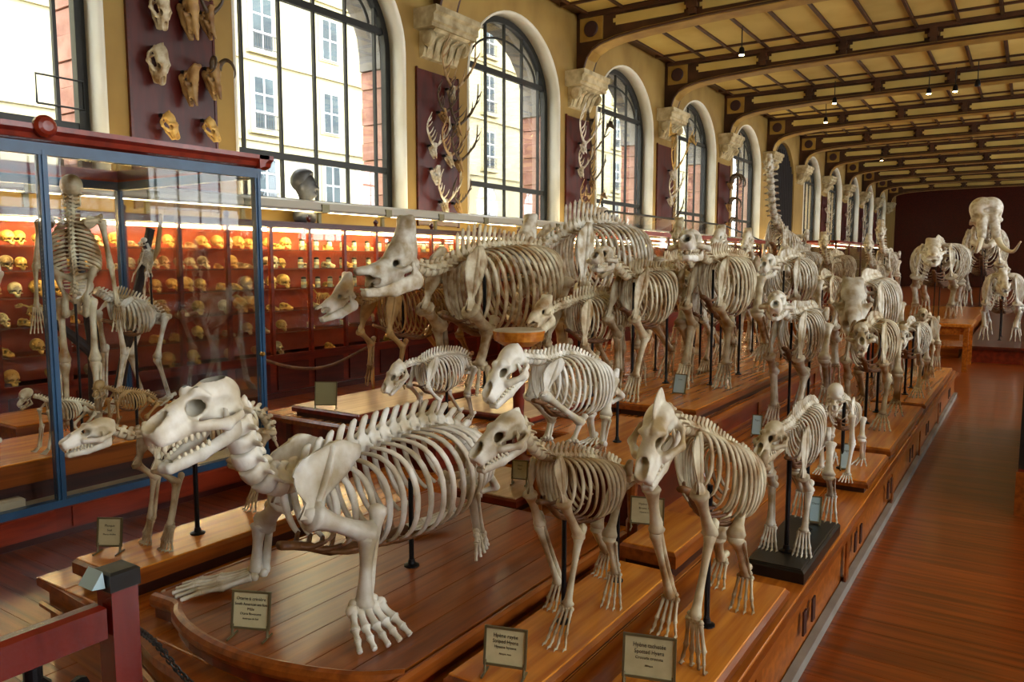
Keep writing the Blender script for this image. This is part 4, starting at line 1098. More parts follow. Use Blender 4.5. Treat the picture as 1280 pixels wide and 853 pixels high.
# generic four-legged stance, unit shoulder height, x = forward, z = up
def quad(name, label, cat, X, Y, Z, S, kind='cat', skull='cat', lod=1, mat='bone', head=(-.1, .0), group=None, rot=0.0, stride=(0, 0, 0, 0), **kw):
    T = {
     'cat': dict(spine=[(.80, 1.02), (.66, .98), (.48, .90), (.15, .92), (-.2, .93), (-.42, .90), (-.55, .82), (-.68, .60), (-.74, .36), (-.86, .20)], frac=(.17, .47, .62), sh=(.58, .60), st=(.36, .95), el=(.38, .44), wr=(.46, .17), ft=(.56, 0), hip=(-.46, .78), kn=(-.28, .50), an=(-.58, .24), hft=(-.44, 0), wid=.15, dep=.40, sk=.36, nv=40, y=.115),
     'hyena': dict(spine=[(.86, 1.06), (.72, .98), (.52, .93), (.2, .90), (-.1, .84), (-.32, .79), (-.45, .72), (-.5, .6)], frac=(.24, .70, .88), sh=(.60, .62), st=(.44, .96), el=(.44, .48), wr=(.50, .18), ft=(.56, 0), hip=(-.38, .68), kn=(-.22, .44), an=(-.46, .22), hft=(-.36, 0), wid=.15, dep=.42, sk=.40, nv=28, y=.12),
     'bear': dict(spine=[(.84, .90), (.68, .92), (.46, .92), (.15, .97), (-.2, .95), (-.44, .86), (-.56, .74), (-.60, .66)], frac=(.20, .64, .86), sh=(.58, .62), st=(.38, .98), el=(.36, .42), wr=(.42, .12), ft=(.60, 0), hip=(-.42, .74), kn=(-.24, .42), an=(-.44, .12), hft=(-.22, 0), wid=.20, dep=.46, sk=.42, nv=30, y=.16),
     'rhino': dict(spine=[(.92, .86), (.76, .90), (.56, .92), (.3, .95), (-.1, .97), (-.45, .96), (-.66, .84), (-.76, .62), (-.80, .4)], frac=(.20, .66, .76), sh=(.62, .56), st=(.48, .96), el=(.44, .42), wr=(.48, .20), ft=(.52, 0), hip=(-.60, .72), kn=(-.44, .46), an=(-.64, .22), hft=(-.58, 0), wid=.26, dep=.56, sk=.52, nv=38, y=.19),
     'deer': dict(spine=[(.86, 1.30), (.76, 1.16), (.58, .98), (.4, .92), (.05, .92), (-.3, .94), (-.5, .88), (-.58, .78), (-.60, .66)], frac=(.30, .66, .86), sh=(.54, .66), st=(.40, .98), el=(.42, .52), wr=(.46, .30), ft=(.50, 0), hip=(-.44, .80), kn=(-.26, .58), an=(-.52, .34), hft=(-.46, 0), wid=.13, dep=.38, sk=.36, nv=32, y=.10),
     'ape': dict(spine=[(.60, 1.02), (.50, .98), (.36, .90), (.05, .86), (-.25, .76), (-.4, .66), (-.46, .58)], frac=(.18, .62, .90), sh=(.46, .76), st=(.22, .94), el=(.44, .40), wr=(.50, .08), ft=(.60, 0), hip=(-.36, .58), kn=(-.12, .36), an=(-.34, .06), hft=(-.14, 0), wid=.17, dep=.36, sk=.32, nv=26, y=.16),
    }[kind]
    T = {**T, **{k: v for k, v in kw.items() if k in T}}
    cr, sr = math.cos(rot), math.sin(rot)
    def W(f, l, z):
        # forward = -Y, left = +X ; rotated by rot about Z
        x, y = l * S, -f * S
        return np.array([X + cr * x - sr * y, Y + sr * x + cr * y, Z + z * S])
    hd = W(1, 0, 0) - W(0, 0, 0)
    sp = [W(f, 0, z) for f, z in T['spine']]
    limbs = []; y = T['y']; hoofed = kind in ('deer',)
    pill = kind == 'rhino'
    for i, s in enumerate((1, -1)):
        a = stride[i]
        limbs.append(dict(kind='fore', side=s, j=[W(T['st'][0], s * y * .75, T['st'][1]), W(T['sh'][0] + a * .15, s * y, T['sh'][1]), W(T['el'][0] + a * .3, s * y * 1.1, T['el'][1]), W(T['wr'][0] + a * .9, s * y, T['wr'][1]), W(T['ft'][0] + a, s * y * 1.05, 0)], hoof=hoofed, r=kw.get('lr', .03), sw=kw.get('sw', .56), digits=3 if pill else 5, claw=not pill, pr=kw.get('pr', .030), flat=.5 if kind in ('bear', 'ape') else .68, spread=.3 if kind in ('bear', 'ape') else .14))
        b = stride[2 + i]
        limbs.append(dict(kind='hind', side=s, j=[W(T['hip'][0], s * y * .95, T['hip'][1]), W(T['kn'][0] + b * .4, s * y * 1.15, T['kn'][1]), W(T['an'][0] + b, s * y, T['an'][1]), W(T['hft'][0] + b, s * y, 0)], hoof=hoofed, r=kw.get('lr', .03), digits=3 if pill else 4, claw=not pill, pr=kw.get('pr', .030), flat=.5 if kind in ('bear', 'ape') else .68, spread=.3 if kind in ('bear', 'ape') else .14))
    pitch, yaw = head
    base = sp[0]; d = W(math.cos(yaw) * math.cos(pitch), math.sin(yaw) * math.cos(pitch), math.sin(pitch)) - W(0, 0, 0)
    d = d / np.linalg.norm(d)
    A = dict(S=S, loc=(X, Y, Z), spine=sp, nv=T['nv'], frac=T['frac'], depth=T['dep'] * S, width=T['wid'] * S, limbs=limbs, fwd=hd, lod=lod, mat=mat,
             pelvis=(W(T['hip'][0] + .02, 0, T['hip'][1] + .02), W(1, 0, .25) - W(0, 0, 0), kw.get('psc', .30) * S),
             skull=dict(kind=skull, pos=base, fwd=d, L=T['sk'] * S, jaw=kw.get('jaw', .08), wide=kw.get('wide', 1.0)))
    for k in ('thspine', 'ribw', 'vr', 'sweep', 'cart', 'dprof', 'wprof', 'tilt', 'lumspine', 'neckspine', 'dark', 'darkribs'): 
        if k in kw: A[k] = kw[k]
    if 'smat' in kw: A['skull']['mat'] = kw['smat']
    rods = kw.get('rods', [.36, -.3]); A['rods'] = [tuple(W(f, 0, 0)[:2]) + (Z, Z + S * .85 - (0.12 * S if kind == 'hyena' else 0)) + (kw.get('rodr', .011),) for f in rods]
    return skeleton(name, label, cat, A, group)

def upright(name, label, cat, X, Y, Z, S, face, skull='human', lod=1, mat='bone', arms=((.02, .0), (.02, .0)), legs=(0, 0), group=None, head=0.0, **kw):
    """standing figure of height S; face = angle of the ventral direction about Z"""
    fx, fy = math.cos(face), math.sin(face); F_ = np.array([fx, fy, 0.]); Lf = np.array([-fy, fx, 0.]); U_ = np.array([0, 0, 1.])
    def W(f, l, z): return np.array([X, Y, Z]) + (F_ * f + Lf * l + U_ * z) * S
    sp = [W(f, 0, z) for f, z in ((.0, .885), (-.012, .85), (-.03, .80), (-.045, .72), (-.02, .63), (-.01, .585), (-.035, .535), (-.03, .50))]
    limbs = []
    for s, (af, al), lg in ((1, arms[0], legs[0]), (-1, arms[1], legs[1])):
        limbs.append(dict(kind='fore', side=s, out=-F_, j=[W(-.055, s * .045, .80), W(-.02, s * .10, .805), W(-.02 + af * .4, s * (.112 + al * .5), .63), W(.02 + af, s * (.115 + al), .49), W(.03 + af * 1.3, s * (.115 + al * 1.2), .385)], r=.0095, sw=.75, pr=.010, spread=.15, claw=False))
        limbs.append(dict(kind='hind', side=s, j=[W(0, s * .052, .515), W(.015 + lg * .5, s * .05, .28), W(0 + lg, s * .05, .045), W(.11 + lg, s * .06, .0)], r=.012, pr=.012, spread=.1, claw=False))
    A = dict(S=S, loc=(X, Y, Z), spine=sp, nv=28, frac=(.22, .66, .86), depth=.125 * S, width=.085 * S, limbs=limbs, fwd=(0, 0, 1), lft=Lf, down=F_, upref=tuple(-F_), lod=lod, mat=mat, vr=.0125, ribw=.0065, sweep=.55,
             thspine=[1.2, 1.4, 1.4, 1.2], lumspine=1.3, dprof=[.6, .9, 1, .9, .5], cart='sinew',
             pelvis=(W(-.01, 0, .53), U_ + F_ * .25, .15 * S),
             skull=dict(kind=skull, pos=W(.0, 0, .895), fwd=F_ + Lf * head - U_ * .05, L=.125 * S, jaw=.04), rods=[(X - fx * .03 * S, Y - fy * .03 * S, Z, Z + .5 * S, .009)])
    r = skeleton(name, label, cat, A, group)
    for s in (1, -1): obj('collarbone', longbone(W(.05, s * .015, .80), W(.0, s * .10, .825), .006 * S, n=7), mat, r, True)
    return r
# ------------------------------------------------------------------ the skeletons
def limb(kind, side, X, pts, zb, toe=None, **kw):
    J = [atx(x, y, X if not isinstance(X, (list, tuple)) else X[i]) for i, (x, y) in enumerate(pts)]
    J.append(atz(toe[0], toe[1], zb))
    return dict(kind=kind, side=side, j=J, **kw)
# sea lion: traced in its sagittal plane
XS_ = -2.15
sp = [atx(x, y, XS_) for x, y in ((290, 512), (299, 545), (313, 585), (345, 605), (392, 588), (442, 562), (490, 542), (540, 530), (574, 545), (594, 575), (600, 605), (598, 630))]
A = dict(S=1.02, loc=(XS_, 2.2, Z1), spine=sp, nv=32, frac=(.24, .74, .88), depth=.40, width=.235, lod=0, mat='bone_white', fwd=(0, -1, 0),
         vr=.036, ribw=.017, sweep=.42, thspine=[1.6, 1.9, 1.8, 1.5], lumspine=1.2, lumtrans=1.2, neckspine=[.6, .7, .9], tilt=.55, wprof=[.55, .82, 1, 1, .8], dprof=[.6, .82, 1, 1, .7],
         skull=dict(kind='sealion', pos=atx(291, 508, XS_ + .0), fwd=(.26, -1, -.10), L=.36, jaw=.2),
         pelvis=(atx(600, 590, XS_), (0, -.6, .8), .22),
         limbs=[
    limb('fore', 1, [-1.99, -1.93, -1.86, -1.86], [(412, 552), (388, 645), (462, 668), (456, 756)], Z1, (486, 812), r=.037, sw=1.2, pr=.044, spread=.20, flat=.5, claw=False),
    limb('fore', -1, [-2.30, -2.36, -2.5, -2.5], [(372, 545), (352, 625), (330, 655), (324, 715)], Z1, (216, 745), r=.034, sw=1.15, pr=.034, spread=.10, flat=.5, claw=False),
    limb('hind', 1, [-2.05, -1.98, -1.96], [(596, 585), (586, 607), (598, 664)], Z1, (606, 694), r=.026, pr=.030, spread=.75, flat=.35, heel=False, claw=False),
    limb('hind', -1, [-2.25, -2.3, -2.3], [(590, 590), (556, 598), (566, 640)], Z1, (492, 674), r=.024, pr=.030, spread=.12, flat=.5, heel=False, claw=False)],
         rods=[(-2.12, 2.43, Z1, .80, .011)])
skeleton('sea_lion', 'large pale sea lion skeleton with broad shoulder blades on the bowed stage', 'skeleton', A)

# striped hyena
X = -1.34; zb = Z0 + .075
sp = [atx(x, y, X) for x, y in ((652, 530), (664, 558), (686, 572), (706, 572), (738, 574), (762, 582), (776, 592), (784, 606))]
A = dict(S=.62, loc=(X, 2.45, zb), spine=sp, nv=28, frac=(.24, .72, .88), depth=.235, width=.105, lod=0, mat='bone_tan', fwd=(0, -1, 0), vr=.027, ribw=.017,
         thspine=[1.8, 2.2, 1.5, 1.1], skull=dict(kind='hyena', pos=atx(650, 534, X), fwd=(-.08, -1, -.30), L=.235, jaw=.05, mat='bone'),
         pelvis=(atx(777, 594, X), (0, -1, .35), .17),
         limbs=[
    limb('fore', 1, [-1.28, -1.26, -1.26, -1.27], [(697, 570), (704, 628), (724, 672), (709, 757)], zb, (691, 812), r=.027, sw=.5, pr=.028, digits=4, flat=.68, spread=.12),
    limb('fore', -1, [-1.40, -1.42, -1.42, -1.42], [(668, 570), (662, 617), (675, 655), (699, 728)], zb, (690, 764), r=.027, sw=.5, pr=.028, digits=4, flat=.68, spread=.12),
    limb('hind', 1, [-1.28, -1.26, -1.26], [(779, 604), (761, 672), (769, 715)], zb, (763, 762), r=.027, pr=.027, digits=4, flat=.68, spread=.12),
    limb('hind', -1, [-1.40, -1.41, -1.41], [(770, 600), (745, 660), (757, 690)], zb, (748, 722), r=.027, pr=.027, digits=4, flat=.68, spread=.12)],
         rods=[(-1.34, 2.36, zb, .86, .009), (-1.34, 2.8, zb, .80, .008)])
skeleton('striped_hyena', 'small pale striped hyena skeleton on a honey board beside the sea lion', 'skeleton', A)

# spotted hyena
X = -.90
sp = [atx(x, y, X) for x, y in ((834, 516), (846, 532), (864, 538), (884, 546), (910, 560), (928, 572), (940, 585), (946, 598))]
A = dict(S=.72, loc=(X, 2.6, zb), spine=sp, nv=28, frac=(.22, .72, .88), depth=.30, width=.115, lod=0, mat='bone_tan', fwd=(0, -1, 0), vr=.026, ribw=.017,
         thspine=[1.6, 2.0, 1.5, 1.1], skull=dict(kind='hyena_tall', pos=atx(832, 520, X), fwd=(.10, -1, -.70), L=.265, jaw=.08, mat='bone'),
         pelvis=(atx(940, 582, X), (0, -1, .3), .18),
         limbs=[
    limb('fore', 1, [-.84, -.82, -.82, -.83], [(871, 540), (874, 617), (888, 668), (868, 772)], zb, (869, 836), r=.026, sw=.5, pr=.028, digits=4, flat=.68, spread=.12),
    limb('fore', -1, [-.96, -.98, -.98, -1.0], [(838, 545), (814, 610), (821, 664), (839, 745)], zb, (828, 796), r=.026, sw=.5, pr=.028, digits=4, flat=.68, spread=.12),
    limb('hind', 1, [-.84, -.82, -.83], [(938, 594), (919, 672), (932, 718)], zb, (926, 766), r=.026, pr=.027, digits=4, flat=.68, spread=.12),
    limb('hind', -1, [-.96, -.97, -.98], [(928, 592), (898, 672), (902, 700)], zb, (892, 735), r=.026, pr=.027, digits=4, flat=.68, spread=.12)],
         rods=[(-.90, 2.62, zb, .92, .010)])
skeleton('spotted_hyena', 'tall-skulled spotted hyena skeleton on a honey board at the edge of the aisle', 'skeleton', A)

# crouching bear on the table-like stand
X = -1.86; zs = .71
sp = [atx(x, y, X) for x, y in ((650, 448), (664, 450), (684, 450), (704, 444), (726, 448), (746, 460), (758, 480), (762, 498), (762, 512))]
A = dict(S=.66, loc=(X, 4.0, zs), spine=sp, nv=32, frac=(.18, .66, .86), depth=.30, width=.14, lod=0, mat='bone_white', fwd=(0, -1, 0), vr=.030, ribw=.018,
         thspine=[1.6, 1.8, 1.4, 1.0], skull=dict(kind='bear', pos=atx(650, 446, X), fwd=(.0, -1, -.62), L=.30, jaw=.06),
         pelvis=(atx(760, 486, X), (0, -1, .6), .20),
         limbs=[
    limb('fore', 1, [-1.77, -1.74, -1.72, -1.74], [(696, 448), (680, 494), (726, 528), (716, 552)], zs, (710, 566), r=.027, sw=.82, pr=.030),
    limb('fore', -1, [-1.96, -1.97, -1.98, -1.98], [(676, 448), (660, 494), (690, 526), (684, 548)], zs, (676, 562), r=.027, sw=.7, pr=.030),
    limb('hind', 1, [-1.76, -1.74, -1.76], [(768, 474), (757, 520), (752, 556)], zs, (742, 568), r=.028, pr=.030),
    limb('hind', -1, [-1.96, -1.97, -1.97], [(756, 480), (738, 518), (742, 548)], zs, (730, 560), r=.028, pr=.030)],
         rods=[(-1.86, 3.86, zs, .98, .008)])
skeleton('crouching_bear', 'bright white bear skeleton with lowered head on the table-like stand', 'skeleton', A)

quad('small_seal', 'thin-legged small skeleton with outstretched neck on the narrow pale board', 'skeleton', -3.15, 2.24, Z0 + .12, .60, 'hyena', 'bear', 0, 'bone_tan', (-.12, 0), spine=[(.82, .92), (.68, .86), (.5, .90), (.2, .98), (-.1, .95), (-.32, .88), (-.45, .80), (-.6, .5)], sk=.36, dep=.34, wid=.12, smat='bone_white', rods=[.2], lr=.028)
quad('wombat', 'low thick-ribbed small skeleton in front of the horned rhinoceros', 'skeleton', -3.42, 4.32, Z2, .54, 'bear', 'cat', 0, 'bone_white', (-.75, -.1), stride=(.05, -.1, .1, -.05), rods=[0], ribw=.02, thspine=[2.6, 3.2, 2.8, 2.4], lumspine=2.4)
quad('rhinoceros', 'grey rhinoceros skeleton with high crested skull on the high platform', 'skeleton', -4.0, 5.86, Z2 + .06, 1.30, 'rhino', 'rhino', 0, 'bone_tan', (-.22, .0), stride=(.05, -.08, .1, -.1), spine=[(.93, .83), (.78, .80), (.58, .84), (.3, .93), (-.1, .97), (-.45, .95), (-.66, .84), (-.78, .62), (-.82, .4)], thspine=[3.8, 4.4, 2.2, 1.4], ribw=.021, wid=.27, dep=.60, sk=.47, dark='bone_tan', lr=.042, pr=.045, smat='bone', rods=[.2], rodr=.016, vr=.03, jaw=.0)
quad('white_rhinoceros', 'tall rhinoceros skeleton with humped spine behind the crested rhinoceros', 'skeleton', -4.2, 8.2, Z2, 1.66, 'rhino', 'rhino', 1, 'bone', (.02, .1), spine=[(.92, .78), (.78, .80), (.58, .86), (.3, .94), (-.1, .97), (-.45, .92), (-.66, .80), (-.78, .58), (-.82, .4)], thspine=[4.6, 4.8, 2.0, 1.2], ribw=.018, wid=.24, dep=.50, sk=.33, lr=.036, rods=[.3], rodr=.016)
quad('wild_boar', 'brown boar skeleton with bright white wedge skull by the red cabinets', 'skeleton', -4.62, 5.4, Z2 + .085, .88, 'rhino', 'pig', 1, 'bone_brown', (-.30, .0), spine=[(.90, .92), (.76, .86), (.56, .90), (.3, .97), (-.1, .97), (-.45, .92), (-.66, .80), (-.76, .6), (-.80, .4)], sk=.46, dep=.50, wid=.20, smat='bone_white', rods=[.2], lr=.03)
quad('tapir', 'tapir skeleton with long flat skull behind the crouching bear', 'skeleton', -2.98, 5.78, Z2 + .06, .86, 'rhino', 'tapir', 1, 'bone_tan', (-.25, .1), sk=.42, wid=.18, dep=.42, lr=.028, rods=[.1])
quad('leopard', 'slender big cat skeleton with arched ribs beside the lion', 'skeleton', -2.68, 6.22, Z2 + .09, 1.08, 'cat', 'cat', 1, 'bone_tan', (-.05, .15), stride=(.12, -.1, .05, -.1), sk=.30, smat='bone')
quad('lion', 'large lion skeleton with raised white skull on the long board', 'skeleton', -2.30, 7.06, Z2 + .095, 1.19, 'cat', 'cat', 1, 'bone_tan', (.02, .25), stride=(-.08, .12, -.08, .1), sk=.37, smat='bone_white', dep=.44, wid=.16, ribw=.018, spine=[(.80, 1.0), (.66, .98), (.48, .92), (.15, .94), (-.2, .93), (-.42, .90), (-.55, .82), (-.68, .60), (-.74, .36), (-.86, .20)])
quad('tiger', 'pale big cat skeleton walking on the main platform before the lion board', 'skeleton', -1.62, 6.98, Z0, 1.03, 'cat', 'cat', 1, 'bone', (-.1, .2), stride=(.1, -.12, .1, -.1), sk=.33, smat='bone_white')
quad('jackal', 'small long-jawed skeleton with tight ribs on the black board', 'skeleton', -.86, 3.86, Z0 + .06, .60, 'hyena', 'bear', 0, 'bone', (-.28, -.12), sk=.38, wid=.12, spine=[(.84, .98), (.72, .98), (.54, .98), (.2, 1.02), (-.1, 1.04), (-.32, .97), (-.45, .88), (-.55, .8)], rods=[.5, -.1], smat='bone_tan')
quad('monkey', 'small round-skulled monkey skeleton leaning on long arms beside the aisle', 'skeleton', -.93, 5.22, Z0 + .075, .50, 'ape', 'ape', 0, 'bone_white', (-.5, .1), stride=(.16, -.02, 0, .1), sk=.34, rods=[.1], sw=.5)
quad('sloth_bear', 'hunched bear skeleton with short skull on the wide aisle board', 'skeleton', -1.04, 6.98, Z0 + .09, .84, 'bear', 'bear', 1, 'bone_tan', (-.25, .2), stride=(.06, -.1, .05, -.1), sk=.38, smat='bone')
quad('badger_bear', 'short round-ribbed skeleton following the hunched bear', 'skeleton', -.97, 8.7, Z0 + .08, .72, 'bear', 'bear', 1, 'bone', (-.4, .1), sk=.38, wid=.24)
quad('far_cat', 'cat skeleton last on the far end of the main platform', 'skeleton', -.97, 10.2, Z0 + .08, .70, 'cat', 'cat', 2, 'bone_tan', (-.1, .1), sk=.36)
quad('ox', 'heavy ox-like skeleton with broad frontal skull behind the walking big cat', 'skeleton', -1.52, 9.7, Z0, 1.22, 'rhino', 'tapir', 1, 'bone', (-.7, .25), sk=.46, wide=1.4, lr=.034, wid=.22)
quad('polar_bear', 'big bear skeleton with dark-nosed skull behind the lion', 'skeleton', -2.45, 10.0, Z2, 1.26, 'bear', 'bear', 1, 'bone', (-.1, .1), sk=.36, smat='bone_white')
# ------------------------------------------------------------------ blue glass case with apes and a man
CB = thing('glass_case', (-5.85, 1.6, 0), 'tall blue framed glass case with red cornice holding ape and human skeletons', 'display case')
xa, xb, ya, yb = -6.80, -4.90, -2.25, 3.95
POSTY = [3.92, 2.38, .84, -.70, -2.22]
obj('plinth', box(xa + .03, xb - .03, ya + .03, yb - .03, 0, .05), 'mahogany_dark', CB)
obj('base', box(xa, xb, ya, yb, .05, .20), 'case_base', CB)
for y0, y1 in zip(POSTY[1:], POSTY[:-1]): obj('base_panel', board(xb - .004, xb + .012, y0 + .05, y1 - .05, .065, .19, .006), 'case_base', CB)
obj('bottom_rail', MB().add(box(xb - .05, xb + .012, ya, yb, .20, .245)).add(box(xa, xa + .05, ya, yb, .20, .245)).add(box(xa, xb, yb - .05, yb + .004, .20, .245)), 'steel_blue', CB)
obj('case_floor', box(xa + .02, xb - .02, ya + .02, yb - .02, .2, .235), 'case_floor', CB)
for y in POSTY:
    for x in (xb - .02, xa + .02):
        p = obj('corner_post', MB().add(box(x - .025, x + .025, y - .025, y + .025, .245, 2.36)).add(box(x - .008, x + .035, y - .008, y + .008, .245, 2.36)), 'steel_blue', CB)
obj('top_rail', MB().add(box(xb - .05, xb + .012, ya, yb, 2.33, 2.40)).add(box(xa, xa + .05, ya, yb, 2.33, 2.40)).add(box(xa, xb, yb - .05, yb + .004, 2.33, 2.40)), 'steel_blue', CB)
cor = [(0, 2.40), (.05, 2.42), (.06, 2.45), (.09, 2.47), (.09, 2.50), (0, 2.50)]
obj('front_cornice', prism([(xb - .04 + a, z) for a, z in cor], 1, ya, yb + .09), 'case_cornice', CB)
obj('end_cornice', prism([(yb - .04 + a, z) for a, z in cor], 0, xa, xb + .05), 'case_cornice', CB)
obj('rear_cornice', prism([(xa + .04 - a, z) for a, z in cor], 1, ya, yb + .09), 'case_cornice', CB)
obj('roof_glass', box(xa, xb, ya, yb, 2.41, 2.416), 'case_glass', CB)
for y in POSTY[1:3]:
    obj('cornice_knob', lathe([(0, 0), (.05, .0), (.066, .02), (.066, .05), (.05, .07), (.03, .078), (0, .08)], (xb + .01, y, 2.49), 16, 0), 'case_cornice', CB)
for y0, y1 in zip(POSTY[1:], POSTY[:-1]):
    obj('glass_pane', box(xb - .012, xb - .006, y0 + .03, y1 - .03, .25, 2.33), 'case_glass', CB)
    obj('glass_pane', box(xa + .006, xa + .012, y0 + .03, y1 - .03, .25, 2.33), 'case_glass', CB)
obj('glass_pane', box(xa + .05, xb - .05, yb - .03, yb - .024, .25, 2.33), 'case_glass', CB)
obj('door_lock', lathe([(.018, 0), (.018, .02), (.01, .03)], (xb + .012, 3.9, 1.0), 10, 0), 'brass', CB)

t = pedestal('long wooden step inside the blue glass case under the human skeleton', -5.85, -5.05, .9, 3.2, .236, .25)
t = pedestal('wooden step at the back of the blue glass case under the baboon', -6.6, -5.95, 2.6, 3.85, .236, .30)
t = pedestal('white block inside the blue case beneath the front step', -5.04, -4.97, 1.3, 2.2, .236, .06, 'case_floor', False)
upright('human_skeleton', 'standing human skeleton seen from behind in the blue glass case', 'skeleton', -5.50, 2.84, .486, 1.86, 2.55, 'human', 0, 'bone_tan', ((.03, .02), (.0, .02)))
upright('gorilla_skeleton', 'stout upright ape skeleton beside the human in the blue glass case', 'skeleton', -5.42, 2.14, .486, 1.78, 3.5, 'ape', 1, 'bone_white', ((.06, .05), (.06, .05)), legs=(.02, -.02))
quad('baboon', 'long-limbed baboon skeleton on all fours before a dark trunk in the blue case', 'skeleton', -6.05, 3.58, .536, .92, 'ape', 'ape', 1, 'bone', (-.55, .0), stride=(.03, -.05, 0, .06), sk=.24, sw=.5, rods=[0], lr=.024, dep=.30, wid=.14,
     spine=[(.32, 1.02), (.27, .99), (.2, .95), (.0, .93), (-.14, .87), (-.22, .79), (-.26, .70)], sh=(.24, .84), st=(.1, .97), el=(.20, .48), wr=(.26, .10), ft=(.34, 0), hip=(-.2, .78), kn=(-.08, .42), an=(-.2, .06), hft=(-.06, 0), psc=.26)
quad('small_macaque', 'small monkey skeleton crouching low on the step in the blue glass case', 'skeleton', -5.22, 2.62, .486, .36, 'ape', 'ape', 1, 'bone_tan', (-.4, .0), sk=.34, rods=[0])
quad('little_lemur', 'little monkey skeleton low between the human and the baboon trunk', 'skeleton', -5.2, 3.06, .486, .36, 'ape', 'ape', 1, 'bone_brown', (-.4, .3), sk=.34, rods=[0], stride=(.1, 0, .1, 0))
tr_ = thing('tree_trunk', (-6.4, 3.42, .536), 'dark bare trunk with slanting branch inside the blue glass case', 'trunk')
obj('stem', tube(catmull([(-6.4, 3.42, .536), (-6.4, 3.42, 1.1), (-6.42, 3.36, 1.55), (-6.42, 3.36, 1.98)], 14), np.linspace(.055, .04, 14), 10), 'bark', tr_)
obj('branch', tube(catmull([(-6.4, 3.42, .95), (-6.36, 3.2, 1.15), (-6.32, 2.95, 1.34)], 8), np.linspace(.045, .025, 8), 9), 'bark', tr_)
tr2 = thing('climbing_pole', (-6.5, 3.7, .536), 'leaning dark pole gripped by a small climbing monkey skeleton', 'pole')
obj('stem', tube(catmull([(-6.5, 3.66, .536), (-6.3, 3.70, 1.2), (-6.12, 3.80, 1.98)], 12), np.linspace(.045, .034, 12), 9), 'bark', tr2)
obj('fork', tube([(-6.22, 3.74, 1.55), (-6.1, 3.84, 1.8), (-6.05, 3.86, 2.1)], [.03, .025, .015], 8), 'bone_brown', tr2)
upright('climbing_monkey', 'small monkey skeleton clinging to the leaning pole in the blue case', 'skeleton', -6.02, 3.70, 1.30, .62, 3.6, 'ape', 1, 'bone', ((.08, .05), (.08, .02)), legs=(.04, .0))

# ------------------------------------------------------------------ things inside the wall cabinets
SMALL = {}
def small_skull(kind, L, mat):
    key = (kind, L, mat)
    if key not in SMALL:
        C, J, T, TJ = skull_lib(kind)
        V, F = C; V = np.asarray(V) * L; V = V - [0, 0, V[:, 2].min() - .0] 
        # low-poly copy: cluster vertices
        st = L / 16
        q = np.round(V / st).astype(int); u, inv = np.unique(q, axis=0, return_inverse=True); inv = inv.ravel()
        cnt = np.bincount(inv)[:, None]; VV = np.zeros((len(u), 3)); np.add.at(VV, inv, V); VV /= cnt
        FF = []
        for f in F:
            g = list(dict.fromkeys(inv[list(f)].tolist()))
            if len(g) >= 3: FF.append(g)
        jm = MB().add((VV, FF))
        VJ, FJ = xf(jaw_rot(J, .05), None, (0, 0, 0), L)
        z0 = VJ[:, 2].min()
        me = mesh_of('small_skull', (VV, FF), mat, True)
        SMALL[key] = me
    return SMALL[key]
rr = random.Random(5)
def put_skull(kind, L, mat, x, y, z, rz, label, group):
    o = link(bpy.data.objects.new('shelf_skull', small_skull(kind, L, mat))); o.location = (x, y, z); o.rotation_euler = (0, 0, rz)
    tag(o, label, 'skull', group)
GL = ['shelf below the lamps', 'second shelf under the lamps', 'middle shelf', 'lower shelf', 'second lowest shelf', 'lowest shelf']
cnt = 0
for ci, y0 in enumerate(CABY):
    if y0 < 3.2 or y0 > 14: continue
    for si, z in enumerate(SHELF[::-1]):
        dense = y0 < 6.9
        n = [8, 8, 6, 5, 4, 3][si] if dense else [3, 3, 3, 2, 2, 1][si]
        for k_ in range(n):
            kind = rr.choice(['human', 'ape', 'human', 'bear'] if dense else ['bear', 'cat', 'tapir', 'pig'])
            L = rr.choice([.17, .19, .21]) * (1 if si < 2 else 1.15) if dense else rr.choice([.18, .22])
            y = y0 + (k_ + .5) / n * (U - .1) + .05 + rr.uniform(-.015, .015)
            put_skull(kind, L, rr.choice(['bone_yellow', 'bone_yellow', 'bone_tan']), rr.uniform(-8.24, -8.18), y, z + .001, rr.uniform(-.25, .25),  # yellow bone colour carries the warm light of the cabinet lamps
                      ('lamp-tinted yellow primate skull standing on the %s of the red cabinets' if dense else 'small animal skull standing on the %s of the red cabinets') % GL[si], ('primate skulls on the ' if dense else 'animal skulls on the ') + GL[si]); cnt += 1
# glass jars between the skulls
jar = thing('specimen_jar', (0, 0, 0), 'small glass specimen jar with dark lid inside the red cabinets', 'jar', 'specimen jars in the red cabinets')
obj('jar_body', lathe([(.035, 0), (.036, .01), (.036, .11), (.03, .12)], (0, 0, 0), 12), 'jar_glass', jar, True)
obj('jar_label', lathe([(.0365, .04), (.0365, .08)], (0, 0, 0), 12), 'label_card', jar, True)
obj('jar_lid', lathe([(.034, .12), (.034, .14), (.01, .15)], (0, 0, 0), 12), 'ink', jar, True)
first = True
for ci, y0 in enumerate(CABY):
    if y0 < 6.9 or y0 > 14: continue
    for z in (SHELF[5], SHELF[4], SHELF[3]):
        for k_ in range(5):
            j_ = jar if first else copy_tree(jar); first = False
            j_.location = (-8.08 + rr.uniform(-.03, .03), y0 + .12 + k_ * .24, z + .001)
# low articulated skeletons on the lower shelves
for i, y0 in enumerate([y for y in CABY if 3.2 < y < 8.5]):
    quad('shelf_skeleton', 'tiny yellow mammal skeleton standing on a lower shelf of the red cabinets', 'skeleton', -8.16, y0 + .55, SHELF[2], .20, 'deer' if i % 2 else 'cat', 'bear', 2, 'bone_yellow', (-.1, 0), 'tiny skeletons in the red cabinets', rods=[0], rodr=.004)
